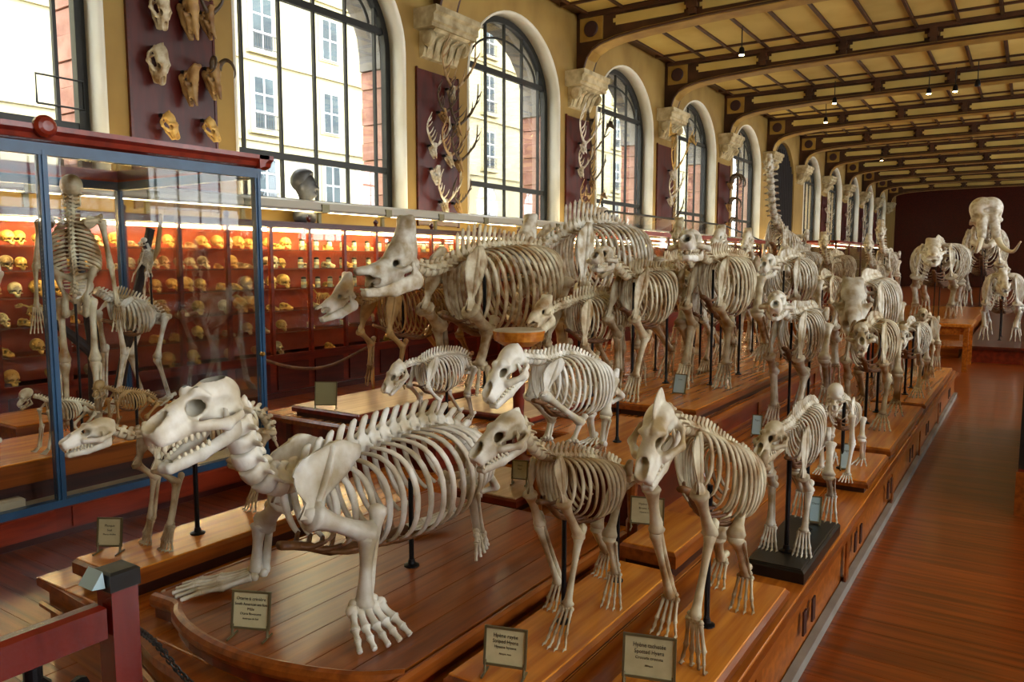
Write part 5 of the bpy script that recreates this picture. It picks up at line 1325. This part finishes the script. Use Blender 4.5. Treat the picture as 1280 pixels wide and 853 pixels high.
# busts on the cabinets
def bust(label, y, z, mat, s, rz):
    b = thing('portrait_bust', (-8.27, y, z), label, 'bust')
    c = np.array([-8.27, y, z]); cr, sr = math.cos(rz), math.sin(rz); M = np.array([[cr, -sr, 0], [sr, cr, 0], [0, 0, 1]])
    def f(P):
        d = sd_ell(P, (0, 0, .42), (.105, .082, .13))
        d = smin(d, sd_ell(P, (-.03, 0, .46), (.105, .09, .105)), .03)
        d = smin(d, sd_cap(P, (-.02, 0, .20), (.0, 0, .34), .065, .06), .04)
        d = smin(d, sd_ell(P, (-.02, 0, .12), (.10, .17, .11)), .06)
        d = smin(d, sd_cap(P, (.09, 0, .44), (.125, 0, .40), .014, .02), .02)
        d = smin(d, sd_cap(P, (.085, 0, .335), (.07, 0, .33), .03, .03), .02)
        Q = mirror_y(P)
        d = smin(d, sd_cap(Q, (-.01, .085, .43), (-.01, .09, .39), .018, .012), .01)
        d = smax(d, -sd_ell(Q, (.105, .035, .445), (.02, .02, .012)), .01)
        return smax(d, -(P[..., 2] - .06), .01)
    obj('head_and_shoulders', xf(nets(f, (-.2, -.24, .02), (.2, .24, .62), .014), M, c, s), mat, b, True)
    obj('hair', xf(nets(lambda P: smax(smin(sd_ell(P, (-.045, 0, .475), (.115, .105, .11)), sd_ell(P, (-.02, 0, .54), (.10, .085, .06)), .03), -sd_ell(P, (.10, 0, .40), (.09, .1, .15)), .02), (-.2, -.14, .34), (.12, .14, .62), .014), M, c, s), mat, b, True)
    obj('socle', lathe([(.09 * s, 0), (.09 * s, .02 * s), (.06 * s, .035 * s), (.055 * s, .07 * s), (.07 * s, .08 * s)], c, 16), mat, b)
bust('dark bronze bust of a curly haired head above the red cabinets', 7.42, 2.156, 'bronze', 1.35, .4)
bust('pale plaster bust on top of the red cabinets near the antler board', 16.3, 2.156, 'plaster', 1.35, .3)
# ------------------------------------------------------------------ boards of trophies on the piers
def pier_board(n, label):
    y = ypier(n) - .02
    t = thing('trophy_board', (WX + .02, y, 2.3), label, 'board')
    obj('panel', board(WX + .004, WX + .034, y - .55, y + .55, 2.32, 4.84, .006), 'board_maroon', t)
    for (a, b) in ((y - .56, y - .53), (y + .53, y + .56)): obj('edge_strip', box(WX + .004, WX + .044, a, b, 2.3, 4.86), 'mahogany_dark', t)
    return y
def antler(p, side, up, out, L, tines=4, palm=False, mat='antler', r=.022, seed=0):
    """curved beam with tines from p; side (lateral), up and out are unit vectors"""
    p = np.asarray(p, float); g = random.Random(seed)
    B = catmull([p, p + side * L * .22 + up * L * .18 + out * L * .05, p + side * L * .42 + up * L * .5 + out * L * .16, p + side * L * .34 + up * L * .86 + out * L * .3], 16)
    m = MB().add(tube(B, np.linspace(r, r * .35, 16), 7))
    if palm:
        c = B[10]; V = []
        for k_ in range(9):
            a = k_ / 8; V.append((c + side * L * (.05 + .34 * a) + up * L * (.10 + .28 * math.sin(a * 3)) + out * L * .1 * a))
        W_ = [v + out * .02 for v in V]; base = [B[6 + k_] if 6 + k_ < 16 else B[15] for k_ in range(9)]
        for k_ in range(8):
            q = [base[k_], base[k_ + 1], V[k_ + 1], V[k_]]
            V8 = q + [x + out * .018 for x in q]; m.add((np.array(V8), [(0, 1, 2, 3), (7, 6, 5, 4), (0, 4, 5, 1), (1, 5, 6, 2), (2, 6, 7, 3), (3, 7, 4, 0)]))
        for k_ in range(0, 9, 2): m.add(tube([V[k_], V[k_] + up * L * .16 + side * L * .06 + out * L * .05], [r * .6, r * .15], 6))
    for k_ in range(tines):
        i = 2 + int(k_ * 12 / max(1, tines)); q = B[min(i, 14)]; d = nrm(out * (.6 + .3 * g.random()) + up * (.5 + .4 * g.random()) + side * g.uniform(-.5, .3))
        l = L * (.26 - .03 * k_)
        m.add(tube(catmull([q, q + d * l * .5 + out * l * .08, q + d * l + up * l * .25], 6), np.linspace(r * .7, r * .12, 6), 6))
    return m
def trophy(label, y, z, L, skull='tapir', horn='antler', hl=.5, tilt=-1.0, turn=0.0, mat='bone_tan', hm='antler', seed=1, tines=4, name='mounted_trophy'):
    out = np.array([1., 0, 0]); up = np.array([0, 0, 1.]); x0 = WX + .045
    t = thing(name, (x0, y, z), label, 'trophy')
    fw = nrm(out * math.cos(tilt) + up * math.sin(tilt) + np.array([0, 1, 0]) * turn)
    u = nrm(out * -math.sin(tilt) + up * math.cos(tilt))
    obj('hanger', box(x0 - .02, x0 + .05, y - .02, y + .02, z - .02, z + .02), 'iron', t)
    pos = np.array([x0 + .10 * L + .06, y, z])
    add_skull(t, skull, pos, fw, u, L, mat, .05, False)
    for s in (-1, 1):
        sd = np.array([0, float(s), 0]); p = pos + fw * L * .15 + u * L * .24 + sd * L * .1
        if horn == 'antler': obj('antler', antler(p, sd, up, out * .7 + fw * .1, hl, tines, False, hm, .016 + .012 * hl, seed + s), hm, t, True)
        elif horn == 'palm': obj('antler', antler(p, sd, up, out * .7, hl, 2, True, hm, .022, seed + s), hm, t, True)
        elif horn == 'curl':
            a = np.linspace(0, 4.4, 22); P = p + sd * (np.linspace(0, .35, 22) * hl)[:, None] + up * (np.sin(a) * hl * .35 * np.linspace(1, .7, 22))[:, None] + out * ((1 - np.cos(a)) * hl * .25)[:, None]
            obj('horn', tube(P, np.linspace(.05, .006, 22) * (hl / .5), 8), hm, t, True)
        elif horn == 'long': obj('horn', tube(catmull([p, p + sd * hl * .3 + up * hl * .4 + out * hl * .1, p + sd * hl * .35 + up * hl + out * hl * .3], 12), np.linspace(.03, .004, 12), 8), hm, t, True)
    return t
Yb = [pier_board(n, s) for n, s in enumerate(('dark red wall board hung with tusked skulls and jaws beside the first window', 'dark red wall board bristling with stag antlers', 'dark red wall board of reindeer and moose antlers', 'dark red wall board with yellow palmate antlers', 'dark red wall board with curled black horns'))]
y = Yb[0]
T0 = [('tall skull with wide cheekbones high on the tusk board', -.22, 4.70, .40, 'hyena', 'bone_tan', -1.45, 0), ('long brown muzzle skull at the top of the tusk board', .12, 4.72, .46, 'tapir', 'bone_brown', -1.4, .1),
      ('dark horned skull at the top edge of the tusk board', .36, 4.66, .34, 'pig', 'bone_brown', -1.3, .2),
      ('broad ring-shaped frontal skull with big sockets on the tusk board', -.27, 4.12, .42, 'hyena', 'bone_tan', -1.5, 0), ('curved brown muzzle skull with drooping teeth on the tusk board', .10, 3.92, .42, 'pig', 'bone_brown', -1.35, .05),
      ('slim dark skull with twisting horns on the tusk board', .40, 4.02, .40, 'tapir', 'bone_brown', -1.3, .1),
      ('yellow claw-like jaw low on the tusk board', -.20, 3.38, .30, 'cat', 'bone_yellow', -1.2, .2), ('small pale jaw with hooked tusk low on the tusk board', .34, 3.40, .28, 'cat', 'bone_yellow', -1.2, .3),
      ('short brown skull at the foot of the tusk board', .06, 2.98, .28, 'bear', 'bone_brown', -1.2, 0)]
for i, (lb, dy, z, L, k_, m_, ti, tu) in enumerate(T0):
    trophy(lb, y + dy, z, L, k_, ['none', 'none', 'long', 'none', 'none', 'curl', 'none', 'none', 'none'][i], .36, ti, tu, m_, 'horn', i, name='mounted_skull')
y = Yb[1]
T1 = [('many-tined pale stag antlers at the top of the antler board', .20, 4.62, .26, .95, 'antler', 'bone_tan'), ('slender stag antlers arching over the window edge', .34, 4.05, .24, .85, 'antler', 'bone_brown'),
      ('short brown skull with twin antlers in the upper middle of the antler board', -.05, 4.2, .26, .55, 'antler', 'bone_brown'), ('pale hooked antlers low on the wall side of the antler board', -.30, 3.62, .24, .6, 'antler', 'bone'),
      ('dark forked antlers reaching across the window from the antler board', .38, 3.45, .24, .75, 'antler', 'bone_brown'), ('thin branching antlers in the middle of the antler board', .10, 3.5, .24, .7, 'antler', 'bone_tan'),
      ('long white goat skull without horns on the antler board', -.25, 3.25, .30, .3, 'none', 'bone_white'), ('white forked antlers at the bottom of the antler board', -.02, 2.72, .24, .62, 'antler', 'bone'),
      ('small dark antlers at the bottom edge beside the window', .34, 2.72, .22, .5, 'antler', 'bone_brown')]
for i, (lb, dy, z, L, hl, hk, m_) in enumerate(T1):
    trophy(lb, y + dy, z, L, 'tapir', hk, hl, -1.2 + .1 * (i % 3), .05 * (i % 3 - 1), m_, 'bone' if i in (3, 7) else 'antler' if i in (0, 5) else 'horn', 20 + i * 3, 5, 'mounted_antlers')
y = Yb[2]
T2 = [('white crown-like reindeer antlers at the top of the reindeer board', -.02, 4.30, .26, .95, 'antler', 'bone_white', 'bone_white'), ('dark branching antlers spreading before the window on the reindeer board', .42, 4.2, .24, .8, 'palm', 'bone_brown', 'horn'),
      ('dark twiggy antlers in the middle of the reindeer board', .42, 3.55, .24, .7, 'antler', 'bone_brown', 'horn'), ('pale forked antlers in the middle of the reindeer board', -.12, 3.75, .24, .6, 'antler', 'bone', 'bone'),
      ('brown looping antlers low on the reindeer board', -.05, 3.0, .26, .6, 'antler', 'bone_brown', 'antler'), ('broad brown palmate antlers at the foot of the reindeer board', .30, 2.75, .26, .6, 'palm', 'bone_brown', 'antler')]
for i, (lb, dy, z, L, hl, hk, m_, hm) in enumerate(T2): trophy(lb, y + dy, z, L, 'tapir', hk, hl, -1.2, .05 * (i % 3 - 1), m_, hm, 60 + i * 3, 5, 'mounted_antlers')
y = Yb[3]
for i, (lb, dy, z, L, hl, hk, m_, hm) in enumerate([('big yellow moose antlers jutting from the palmate board', .18, 4.2, .32, 1.15, 'palm', 'bone_white', 'bone_yellow'), ('pale looping antlers under the big moose antlers', .05, 3.45, .28, .9, 'antler', 'bone_white', 'bone'), ('dark antlers low on the palmate board', .32, 2.9, .26, .7, 'antler', 'bone_brown', 'horn')]):
    trophy(lb, y + dy, z, L, 'tapir', hk, hl, -1.1, 0, m_, hm, 90 + i, 4, 'mounted_antlers')
y = Yb[4]
for i, (lb, dy, z, hl) in enumerate([('black ringed buffalo horns at the top of the horn board', .2, 4.3, .75), ('curled dark ram horns in the middle of the horn board', .1, 3.6, .6), ('small dark curled horns low on the horn board', .15, 3.0, .5)]):
    trophy(lb, y + dy, z, .30, 'tapir', 'curl', hl, -1.2, 0, 'bone_brown', 'horn', 120 + i, 3, 'mounted_horns')
for n in range(7, 11):
    yy = pier_board(n, 'dark red trophy board on a far pier beyond the curtained doorway'); bpy.data.objects[[o.name for o in bpy.data.objects if o.name.startswith('trophy_board')][-1]]['group'] = 'trophy boards on the far piers'
    for i in range(3):
        t = trophy('pale mounted antlers on a far pier beyond the curtained doorway', yy + (.2 if i % 2 else -.1), 4.3 - i * .7, .3, 'tapir', 'antler', .8, -1.2, 0, 'bone', 'bone', n * 5 + i, 3, 'mounted_antlers'); t['group'] = 'antlers on the far piers'
# ------------------------------------------------------------------ label stands
def text_mesh(s, size, align='CENTER', sx=1.0):
    cu = bpy.data.curves.new('txt', 'FONT'); cu.body = s; cu.size = size; cu.align_x = align; cu.extrude = 0.0004; cu.resolution_u = 2
    o = bpy.data.objects.new('txt', cu); COL.objects.link(o)
    bpy.context.view_layer.update()
    me = o.to_mesh(); V = np.array([v.co[:] for v in me.vertices]).reshape(-1, 3); F = [tuple(p.vertices) for p in me.polygons]
    o.to_mesh_clear(); bpy.data.objects.remove(o); bpy.data.curves.remove(cu)
    if len(V): V = V * [sx, 1, 1]
    return V, F
def label_stand(label, px, py, z, w, h, lines, yaw=.25, tilt=.16, lift=.035, card='label_card', frame_m='label_frame', back=False):
    c = atz(px, py, z); t = thing('label_stand', (c[0], c[1], z), label, 'label')
    R_ = np.array([math.cos(yaw), math.sin(yaw), 0.]); Bk = np.array([-math.sin(yaw), math.cos(yaw), 0.]); Un = nrm(np.array([0, 0, 1.]) + Bk * tilt); Nn = np.cross(R_, Un)
    M = np.stack([R_, Un, Nn], 1)
    def L(V, off=0.0): return xf(V, M, c + Un * lift + Nn * off)
    def lb(x0, x1, y0, y1, z0, z1): return L(box(x0, x1, y0, y1, z0, z1))
    k_ = .006
    obj('card', lb(-w / 2, w / 2, 0, h, -.003, .0), card, t)
    fr = MB().add(lb(-w / 2 - k_, -w / 2 + .001, -k_, h + k_, -.006, .004)).add(lb(w / 2 - .001, w / 2 + k_, -k_, h + k_, -.006, .004)).add(lb(-w / 2, w / 2, -k_, .001, -.006, .004)).add(lb(-w / 2, w / 2, h - .001, h + k_, -.006, .004))
    obj('card_frame', fr, frame_m, t)
    for s in (-1, 1):
        p = c + R_ * s * w / 2
        obj('leg', tube([p + Un * (lift + .01), p + np.array([0, 0, .003])], .0045, 6), frame_m, t)
        obj('foot', tube([p + np.array([0, 0, .004]) - Bk * .035, p + np.array([0, 0, .004]) + Bk * .035], .004, 6), frame_m, t)
    y = h
    m = MB()
    for (s, sz, gap, wd) in lines:
        y -= gap * h
        V, F = text_mesh(s, sz * h)
        if len(V):
            wid = V[:, 0].max() - V[:, 0].min()
            if wid > wd * w: V = V * [wd * w / wid, 1, 1]
            V = V + [0, y, .0006]; m.add(L((V, F)))
    if m.n: obj('lettering', m, 'ink', t)
    return t
label_stand('framed card in front of the sea lion reading about a sea lion', 312, 798, Z1, .128, .118, [('Otarie à crinière', .135, .22, .86), ('South American sea lion', .115, .15, .92), ('Mâle', .115, .14, .5), ('Otaria flavescens', .10, .13, .6), ('Amérique du Sud', .07, .13, .8)], .42)
label_stand('framed card reading striped hyena on the honey board', 630, 846, Z0 + .075, .128, .110, [('Hyène rayée', .16, .24, .62), ('Striped Hyena', .15, .16, .66), ('Hyaena hyaena', .11, .14, .56), ('Afrique, Asie', .07, .18, .8)], .30)
label_stand('framed card reading spotted hyena on the honey board', 810, 862, Z0 + .075, .150, .120, [('Hyène tachetée', .16, .26, .66), ('Spotted Hyena', .15, .16, .60), ('Crocuta crocuta', .11, .14, .56), ('Afrique', .07, .18, .8)], .30)
label_stand('small framed card at the end of the narrow pale board', 136, 692, Z0 + .12, .098, .112, [('Phoque', .13, .30, .6), ('Seal', .12, .17, .5), ('Phoca vitulina', .09, .15, .7)], .55)
label_stand('framed card on the small thick board behind the striped hyena', 808, 664, Z0 + .13, .145, .115, [('Hyène brune', .13, .28, .6), ('Brown Hyena', .12, .17, .55), ('Hyaena brunnea', .09, .15, .6)], .30)
label_stand('framed card on the small board behind the raised stage', 649, 606, Z0 + .09, .085, .10, [('Ours', .14, .3, .5), ('Bear', .13, .2, .5)], .3)
label_stand('blank olive back of a framed card on the pale topped board', 407, 512, Z2 + .085, .155, .165, [], .55, card='card_back')
CARDS = [('pale blue card leaning at the front of the lion board', 848, 493, Z2 + .095, .10, .15, -.05), ('pale blue upright card behind the long-jawed skeleton', 945, 545, Z0, .07, .15, .1), ('small white card at the feet of the monkey skeleton', 1056, 588, Z0 + .075, .05, .15, .15), ('small white card on the black board', 1018, 655, Z0 + .06, .05, .12, .15)]
for lb, x, y, z, w, h, a in CARDS:
    label_stand(lb, x, y, z, w, h, [('Lion' if 'lion' in lb else 'Chacal' if 'black' in lb else 'Singe' if 'monkey' in lb else 'Tigre', .12, .3, .7)], a, .3, .012, 'label_blue')

# ------------------------------------------------------------------ barrier in the foreground
b = thing('barrier_post', (-1.82, 1.0, 0), 'glossy red wooden barrier post with rail in front of the stage', 'barrier')
obj('post', board(-1.853, -1.787, .967, 1.033, 0, .955, .008), 'post_red', b)
obj('post_cap', board(-1.858, -1.782, .962, 1.038, .915, .962, .006), 'iron', b)
obj('rail', board(-1.845, -1.80, -.6, .96, .80, .885, .01), 'post_red', b)
obj('blue_clip', prism([(.960, .925), (.928, .93), (.955, .968)], 0, -1.862, -1.80), 'label_blue', b)
k_ = MB()
P = catmull([(-1.78, 1.0, .84), (-1.60, 1.10, .68), (-1.35, 1.15, .62), (-1.0, 1.2, .68)], 60)
bs = thing('black_stanchion', (-1.825, .86, 0), 'black metal stanchion under the red barrier rail', 'stanchion')
obj('tube', lathe([(.03, 0), (.03, .62), (.036, .63), (.036, .75), (.02, .765), (.02, .795)], (-1.825, .80, 0), 14), 'steel_black', bs)
obj('base', lathe([(.14, 0), (.14, .012), (.04, .03)], (-1.825, .80, 0), 20), 'steel_black', bs)
obj('clamp', MB().add(tube([(-1.825, .80, .70), (-1.825, .88, .70)], .012, 8)).add(lathe([(.02, 0), (.026, .015), (.02, .03)], (-1.825, .885, .70), 10, 1)), 'steel_black', bs)
ch = thing('barrier_chain', (-1.5, 1.1, .6), 'black link chain hanging from the red barrier post', 'chain')
C_ = catmull([aty(166, 782, 1.03), aty(196, 806, 1.16), aty(236, 852, 1.22), aty(310, 905, 1.26), aty(410, 925, 1.34), aty(500, 905, 1.46)], 70)
obj('chain_eye', tube(ring_path(aty(503, 905, 1.47), (0, .012, 0), (0, 0, .012), 13), .004, 6, cap=False), 'iron', ch)
Tn = np.gradient(C_, axis=0)
for i in range(len(C_)):
    M = frame(Tn[i]); s = M[:, 1] if i % 2 else M[:, 2]
    obj('chain_link', tube(ring_path(C_[i], nrm(Tn[i]) * .0135, s * .008, 13), .0026, 6, cap=False), 'iron', ch)
# rope in front of the cabinets
rp = thing('rope_barrier', (-5.3, 5, 0), 'brown rope slung between thin brass stanchions before the red cabinets', 'rope')
for y in (3.98, 5.3):
    obj('stanchion', lathe([(.11, 0), (.11, .012), (.015, .03), (.013, .90), (.025, .92), (.02, .95)], (-5.2, y + .14, 0), 12), 'brass', rp)
obj('rope', tube(catmull([(-5.2, 4.12, .92), (-5.2, 4.5, .80), (-5.2, 4.9, .78), (-5.2, 5.44, .92)], 20), .013, 8), 'sinew', rp)
# round turned stand behind the bear
t = thing('round_stand', (-2.9, 4.46, Z0), 'small round orange wooden stand with cream top behind the crouching bear', 'stand')
obj('stem', lathe([(.12, 0), (.12, .03), (.05, .06), (.035, .3), (.05, .62), (.08, .80)], (-2.9, 4.46, Z0), 16), 'mahogany', t, True)
obj('top_disc', lathe([(.10, .80), (.17, .84), (.18, .90), (.175, .905)], (-2.9, 4.46, Z0), 24), 'pedestal_wood', t)
obj('cream_top', lathe([(.175, .905), (.165, .915), (0.01, .916)], (-2.9, 4.46, Z0), 24), 'case_floor', t)

# ------------------------------------------------------------------ further down the hall
def vitrine(label, x0, x1, y0, y1, h, ridge=True, group=None):
    v = thing('glass_vitrine', ((x0 + x1) / 2, (y0 + y1) / 2, 0), label, 'display case', group)
    obj('base', board(x0, x1, y0, y1, 0, .8, .01), 'mahogany', v)
    for x in (x0 + .03, x1 - .03):
        y = y0 + .03
        while y < y1: obj('post', box(x - .025, x + .025, y - .025, y + .025, .8, h), 'mahogany_dark', v); y += (y1 - y0 - .06) / 4
    for x in (x0, x1): obj('eave', box(x - .06, x + .06, y0 - .06, y1 + .06, h, h + .07), 'case_cornice', v)
    for y in (y0, y1): obj('eave', box(x0, x1, y - .06, y + .06, h, h + .07), 'case_cornice', v)
    for x in (x0 + .01, x1 - .016): obj('glass_pane', box(x, x + .006, y0 + .05, y1 - .05, .8, h), 'case_glass', v)
    obj('glass_pane', box(x0 + .05, x1 - .05, y0 + .02, y0 + .026, .8, h), 'case_glass', v)
    if ridge:
        xm = (x0 + x1) / 2; zr = h + .42
        for (xa_, sgn) in ((x0, 1), (x1, -1)):
            obj('roof_glass', (np.array([(xa_, y0, h + .06), (xa_, y1, h + .06), (xm, y1 - .8, zr), (xm, y0 + .8, zr)]), [(0, 1, 2, 3)]), 'case_glass', v)
            for yy in (y0, y1): obj('hip_bar', tube([(xa_, yy, h + .06), (xm, yy + (.8 if yy == y0 else -.8), zr)], .018, 6), 'iron', v)
        obj('ridge_bar', tube([(xm, y0 + .8, zr), (xm, y1 - .8, zr)], .02, 6), 'iron', v)
    for i in range(3): obj('glass_shelf', box(x0 + .1, x1 - .1, y0 + .1, y1 - .1, 1.1 + i * .35, 1.115 + i * .35), 'pedestal_pale', v)
    for x in (x0 + .1, x1 - .1): obj('light_strip', box(x - .012, x + .012, y0 + .2, y1 - .2, h - .05, h - .03), 'trough_tube', v)
    return v
vitrine('long red vitrine with pitched glass roof behind the lion', -6.7, -5.35, 11.2, 18.8, 2.14)
vitrine('flat red vitrine far down the hall beyond the doorway', -6.4, -5.0, 25.5, 34.0, 2.3, False)
for i in range(14):
    put_skull(rr.choice(['bear', 'cat', 'tapir']), .22, 'bone_yellow', -5.62, 11.6 + i * .5, 1.116 + .35 * (i % 2 + 0), rr.uniform(-.4, .4), 'yellow skull on a shelf of the vitrine with the pitched roof', 'skulls in the pitched vitrine')
fp = thing('far_platform', (-2.2, 19, 0), 'far wooden platform under the hippopotamus skeleton', 'platform')
obj('platform_body', box(-4.9, -1.0, 15.9, 24.0, 0, .46), 'dais_front', fp); obj('deck', board(-4.95, -.95, 15.85, 24.05, .46, .52, .015), 'dais_wood', fp)
ep = thing('low_red_platform', (.3, 25, 0), 'low dark red platform under the elephant skeleton', 'platform')
obj('platform_body', MB().add(box(-.86, 1.9, 15.4, 24.4, 0, .22)).add(box(-2.4, 1.9, 24.4, 32, 0, .22)), 'mahogany', ep); obj('deck', MB().add(board(-.9, 1.95, 15.35, 24.4, .22, .28, .015)).add(board(-2.45, 1.95, 24.4, 32.05, .22, .28, .015)), 'mahogany_dark', ep)
tb = thing('wooden_table', (-1.05, 14.4, 0), 'plain wooden table standing at the end of the main platform', 'table')
obj('table_top', board(-1.45, -.72, 13.85, 15.1, .70, .75, .01), 'pedestal_wood', tb)
obj('apron', MB().add(box(-1.38, -.79, 13.92, 13.95, .58, .70)).add(box(-.82, -.79, 13.92, 15.0, .58, .70)), 'dais_wood', tb)
obj('under_shelf', board(-1.38, -.79, 13.95, 15.0, .36, .39, .006), 'dais_wood', tb)
for x in (-1.38, -.79):
    for y in (13.92, 15.02): obj('leg', box(x - .035, x + .035, y - .035, y + .035, 0, .70), 'dais_wood', tb)
quad('hippopotamus', 'bulky hippopotamus skeleton with barrel ribs on the far platform', 'skeleton', -1.62, 18.6, .52, 1.62, 'rhino', 'tapir', 1, 'bone', (-.25, .15), sk=.42, wide=1.4, wid=.33, dep=.52, lr=.04, smat='bone_white')
quad('elephant', 'huge elephant skeleton with tusks towering at the end of the aisle', 'skeleton', -1.25, 28.2, .28, 2.5, 'rhino', 'elephant', 1, 'bone', (.0, .3), sk=.42, wid=.24, lr=.036, smat='bone_white', spine=[(.84, .96), (.72, .94), (.56, .92), (.3, .98), (-.1, .99), (-.45, .92), (-.66, .78), (-.76, .55), (-.80, .3)])
quad('pale_calf', 'pale young elephant skeleton on the low red platform before the elephant', 'skeleton', -.42, 17.2, .28, 1.25, 'rhino', 'pig', 1, 'bone_white', (-.3, .2), sk=.40, lr=.034)
quad('giraffe', 'tall long-necked giraffe skeleton before the curtained doorway', 'skeleton', -5.9, 23.3, 0, 2.75, 'deer', 'tapir', 1, 'bone', (-.5, .2), sk=.20, spine=[(.78, 1.58), (.70, 1.34), (.60, 1.12), (.42, .98), (.05, .90), (-.3, .82), (-.46, .76), (-.54, .68), (-.56, .5)], thspine=[2.6, 3.0, 1.5, 1.0])
FAR = [('goat', 'slight goat skeleton between the tapir and the tall rhinoceros', -3.35, 7.6, Z2, .92, 'deer', 'tapir', 'bone_tan'), ('puma', 'pale cat skeleton following the slender big cat', -2.86, 8.25, Z2, .98, 'cat', 'cat', 'bone'), ('dromedary', 'arched-neck camel skeleton between the rhinoceros and the vitrine', -3.62, 10.2, Z2, 1.2, 'deer', 'tapir', 'bone_tan'), ('horse', 'horse skeleton standing behind the slender big cat', -3.0, 9.9, Z2, 1.12, 'deer', 'tapir', 'bone'),
       ('red_deer', 'deer skeleton at the back of the high platform', -3.3, 11.9, Z2, 1.15, 'deer', 'tapir', 'bone'), ('brown_bear', 'bear skeleton behind the dark-nosed big bear on the high platform', -2.5, 12.25, Z2, 1.0, 'bear', 'bear', 'bone_tan'),
       ('bull', 'bull skeleton at the back corner near the vitrine', -4.4, 11.2, Z2, 1.25, 'rhino', 'tapir', 'bone_tan'),
       ('donkey', 'donkey skeleton on the far platform behind the table', -2.6, 17.2, .52, 1.2, 'deer', 'tapir', 'bone'), ('zebra', 'zebra skeleton on the far platform beside the donkey', -3.5, 17.6, .52, 1.25, 'deer', 'tapir', 'bone_tan'),
       ('bison', 'bison skeleton with humped spine on the far platform', -4.3, 18.2, .52, 1.45, 'rhino', 'tapir', 'bone'), ('elk', 'elk skeleton behind the donkey on the far platform', -2.9, 20.8, .52, 1.5, 'deer', 'tapir', 'bone'),
       ('buffalo', 'buffalo skeleton behind the bison on the far platform', -4.2, 21.6, .52, 1.4, 'rhino', 'tapir', 'bone_tan')]
for i, (nm, lb, x, y, z, s, kd, skk, m_) in enumerate(FAR):
    quad(nm, lb, 'skeleton', x, y, z, s, kd, skk, 2, m_, (-.35, .15 * (i % 3)), stride=(.05, -.1, .1, -.05), thspine=[3, 4, 2, 1.2])
# case standing at the right of the aisle
rc = thing('aisle_case', (.5, 7, 0), 'dark wooden case standing across the aisle', 'display case')
obj('base', box(.0, 1.3, 6.15, 9.4, 0, .32), 'mahogany', rc); obj('corner_post', box(.0, .05, 6.15, 6.2, .32, 1.05), 'iron', rc)
obj('glass_body', box(.02, 1.28, 6.17, 9.38, .32, 1.03), 'case_glass', rc); obj('lid', board(-.01, 1.31, 6.14, 9.41, 1.03, 1.08, .01), 'dais_wood', rc)
obj('corner_foot', box(-.01, .06, 6.14, 6.21, 0, .30), 'dais_dark', rc)
# ceiling spotlights
def spot(px, py, z, on, label):
    c = atz(px, py, z); s = thing('ceiling_spotlight', (c[0], c[1], z), label, 'spotlight', 'spotlights on the ceiling')
    obj('stem', tube([(c[0], c[1], z + .12), (c[0], c[1], HC - .01)], .012, 6), 'iron', s)
    obj('can', lathe([(.04, .14), (.06, .10), (.07, .0), (.075, -.03)], c, 14), 'steel_black', s, True)
    obj('lens', lathe([(.066, -.02), (.05, -.045), (.0, -.05)], c, 14), 'lamp_glow' if on else 'iron', s, True)
for i, (px, py) in enumerate([(927, 67), (1043, 128), (1161, 116), (1194, 113), (1222, 106), (1032, 152), (1189, 248), (1102, 200)]):
    spot(px, py, 6.38, px not in (1222,), 'small black spotlight with glowing warm lens hanging from the ceiling' if px != 1222 else 'small dark unlit spotlight hanging from the ceiling beside lit ones')
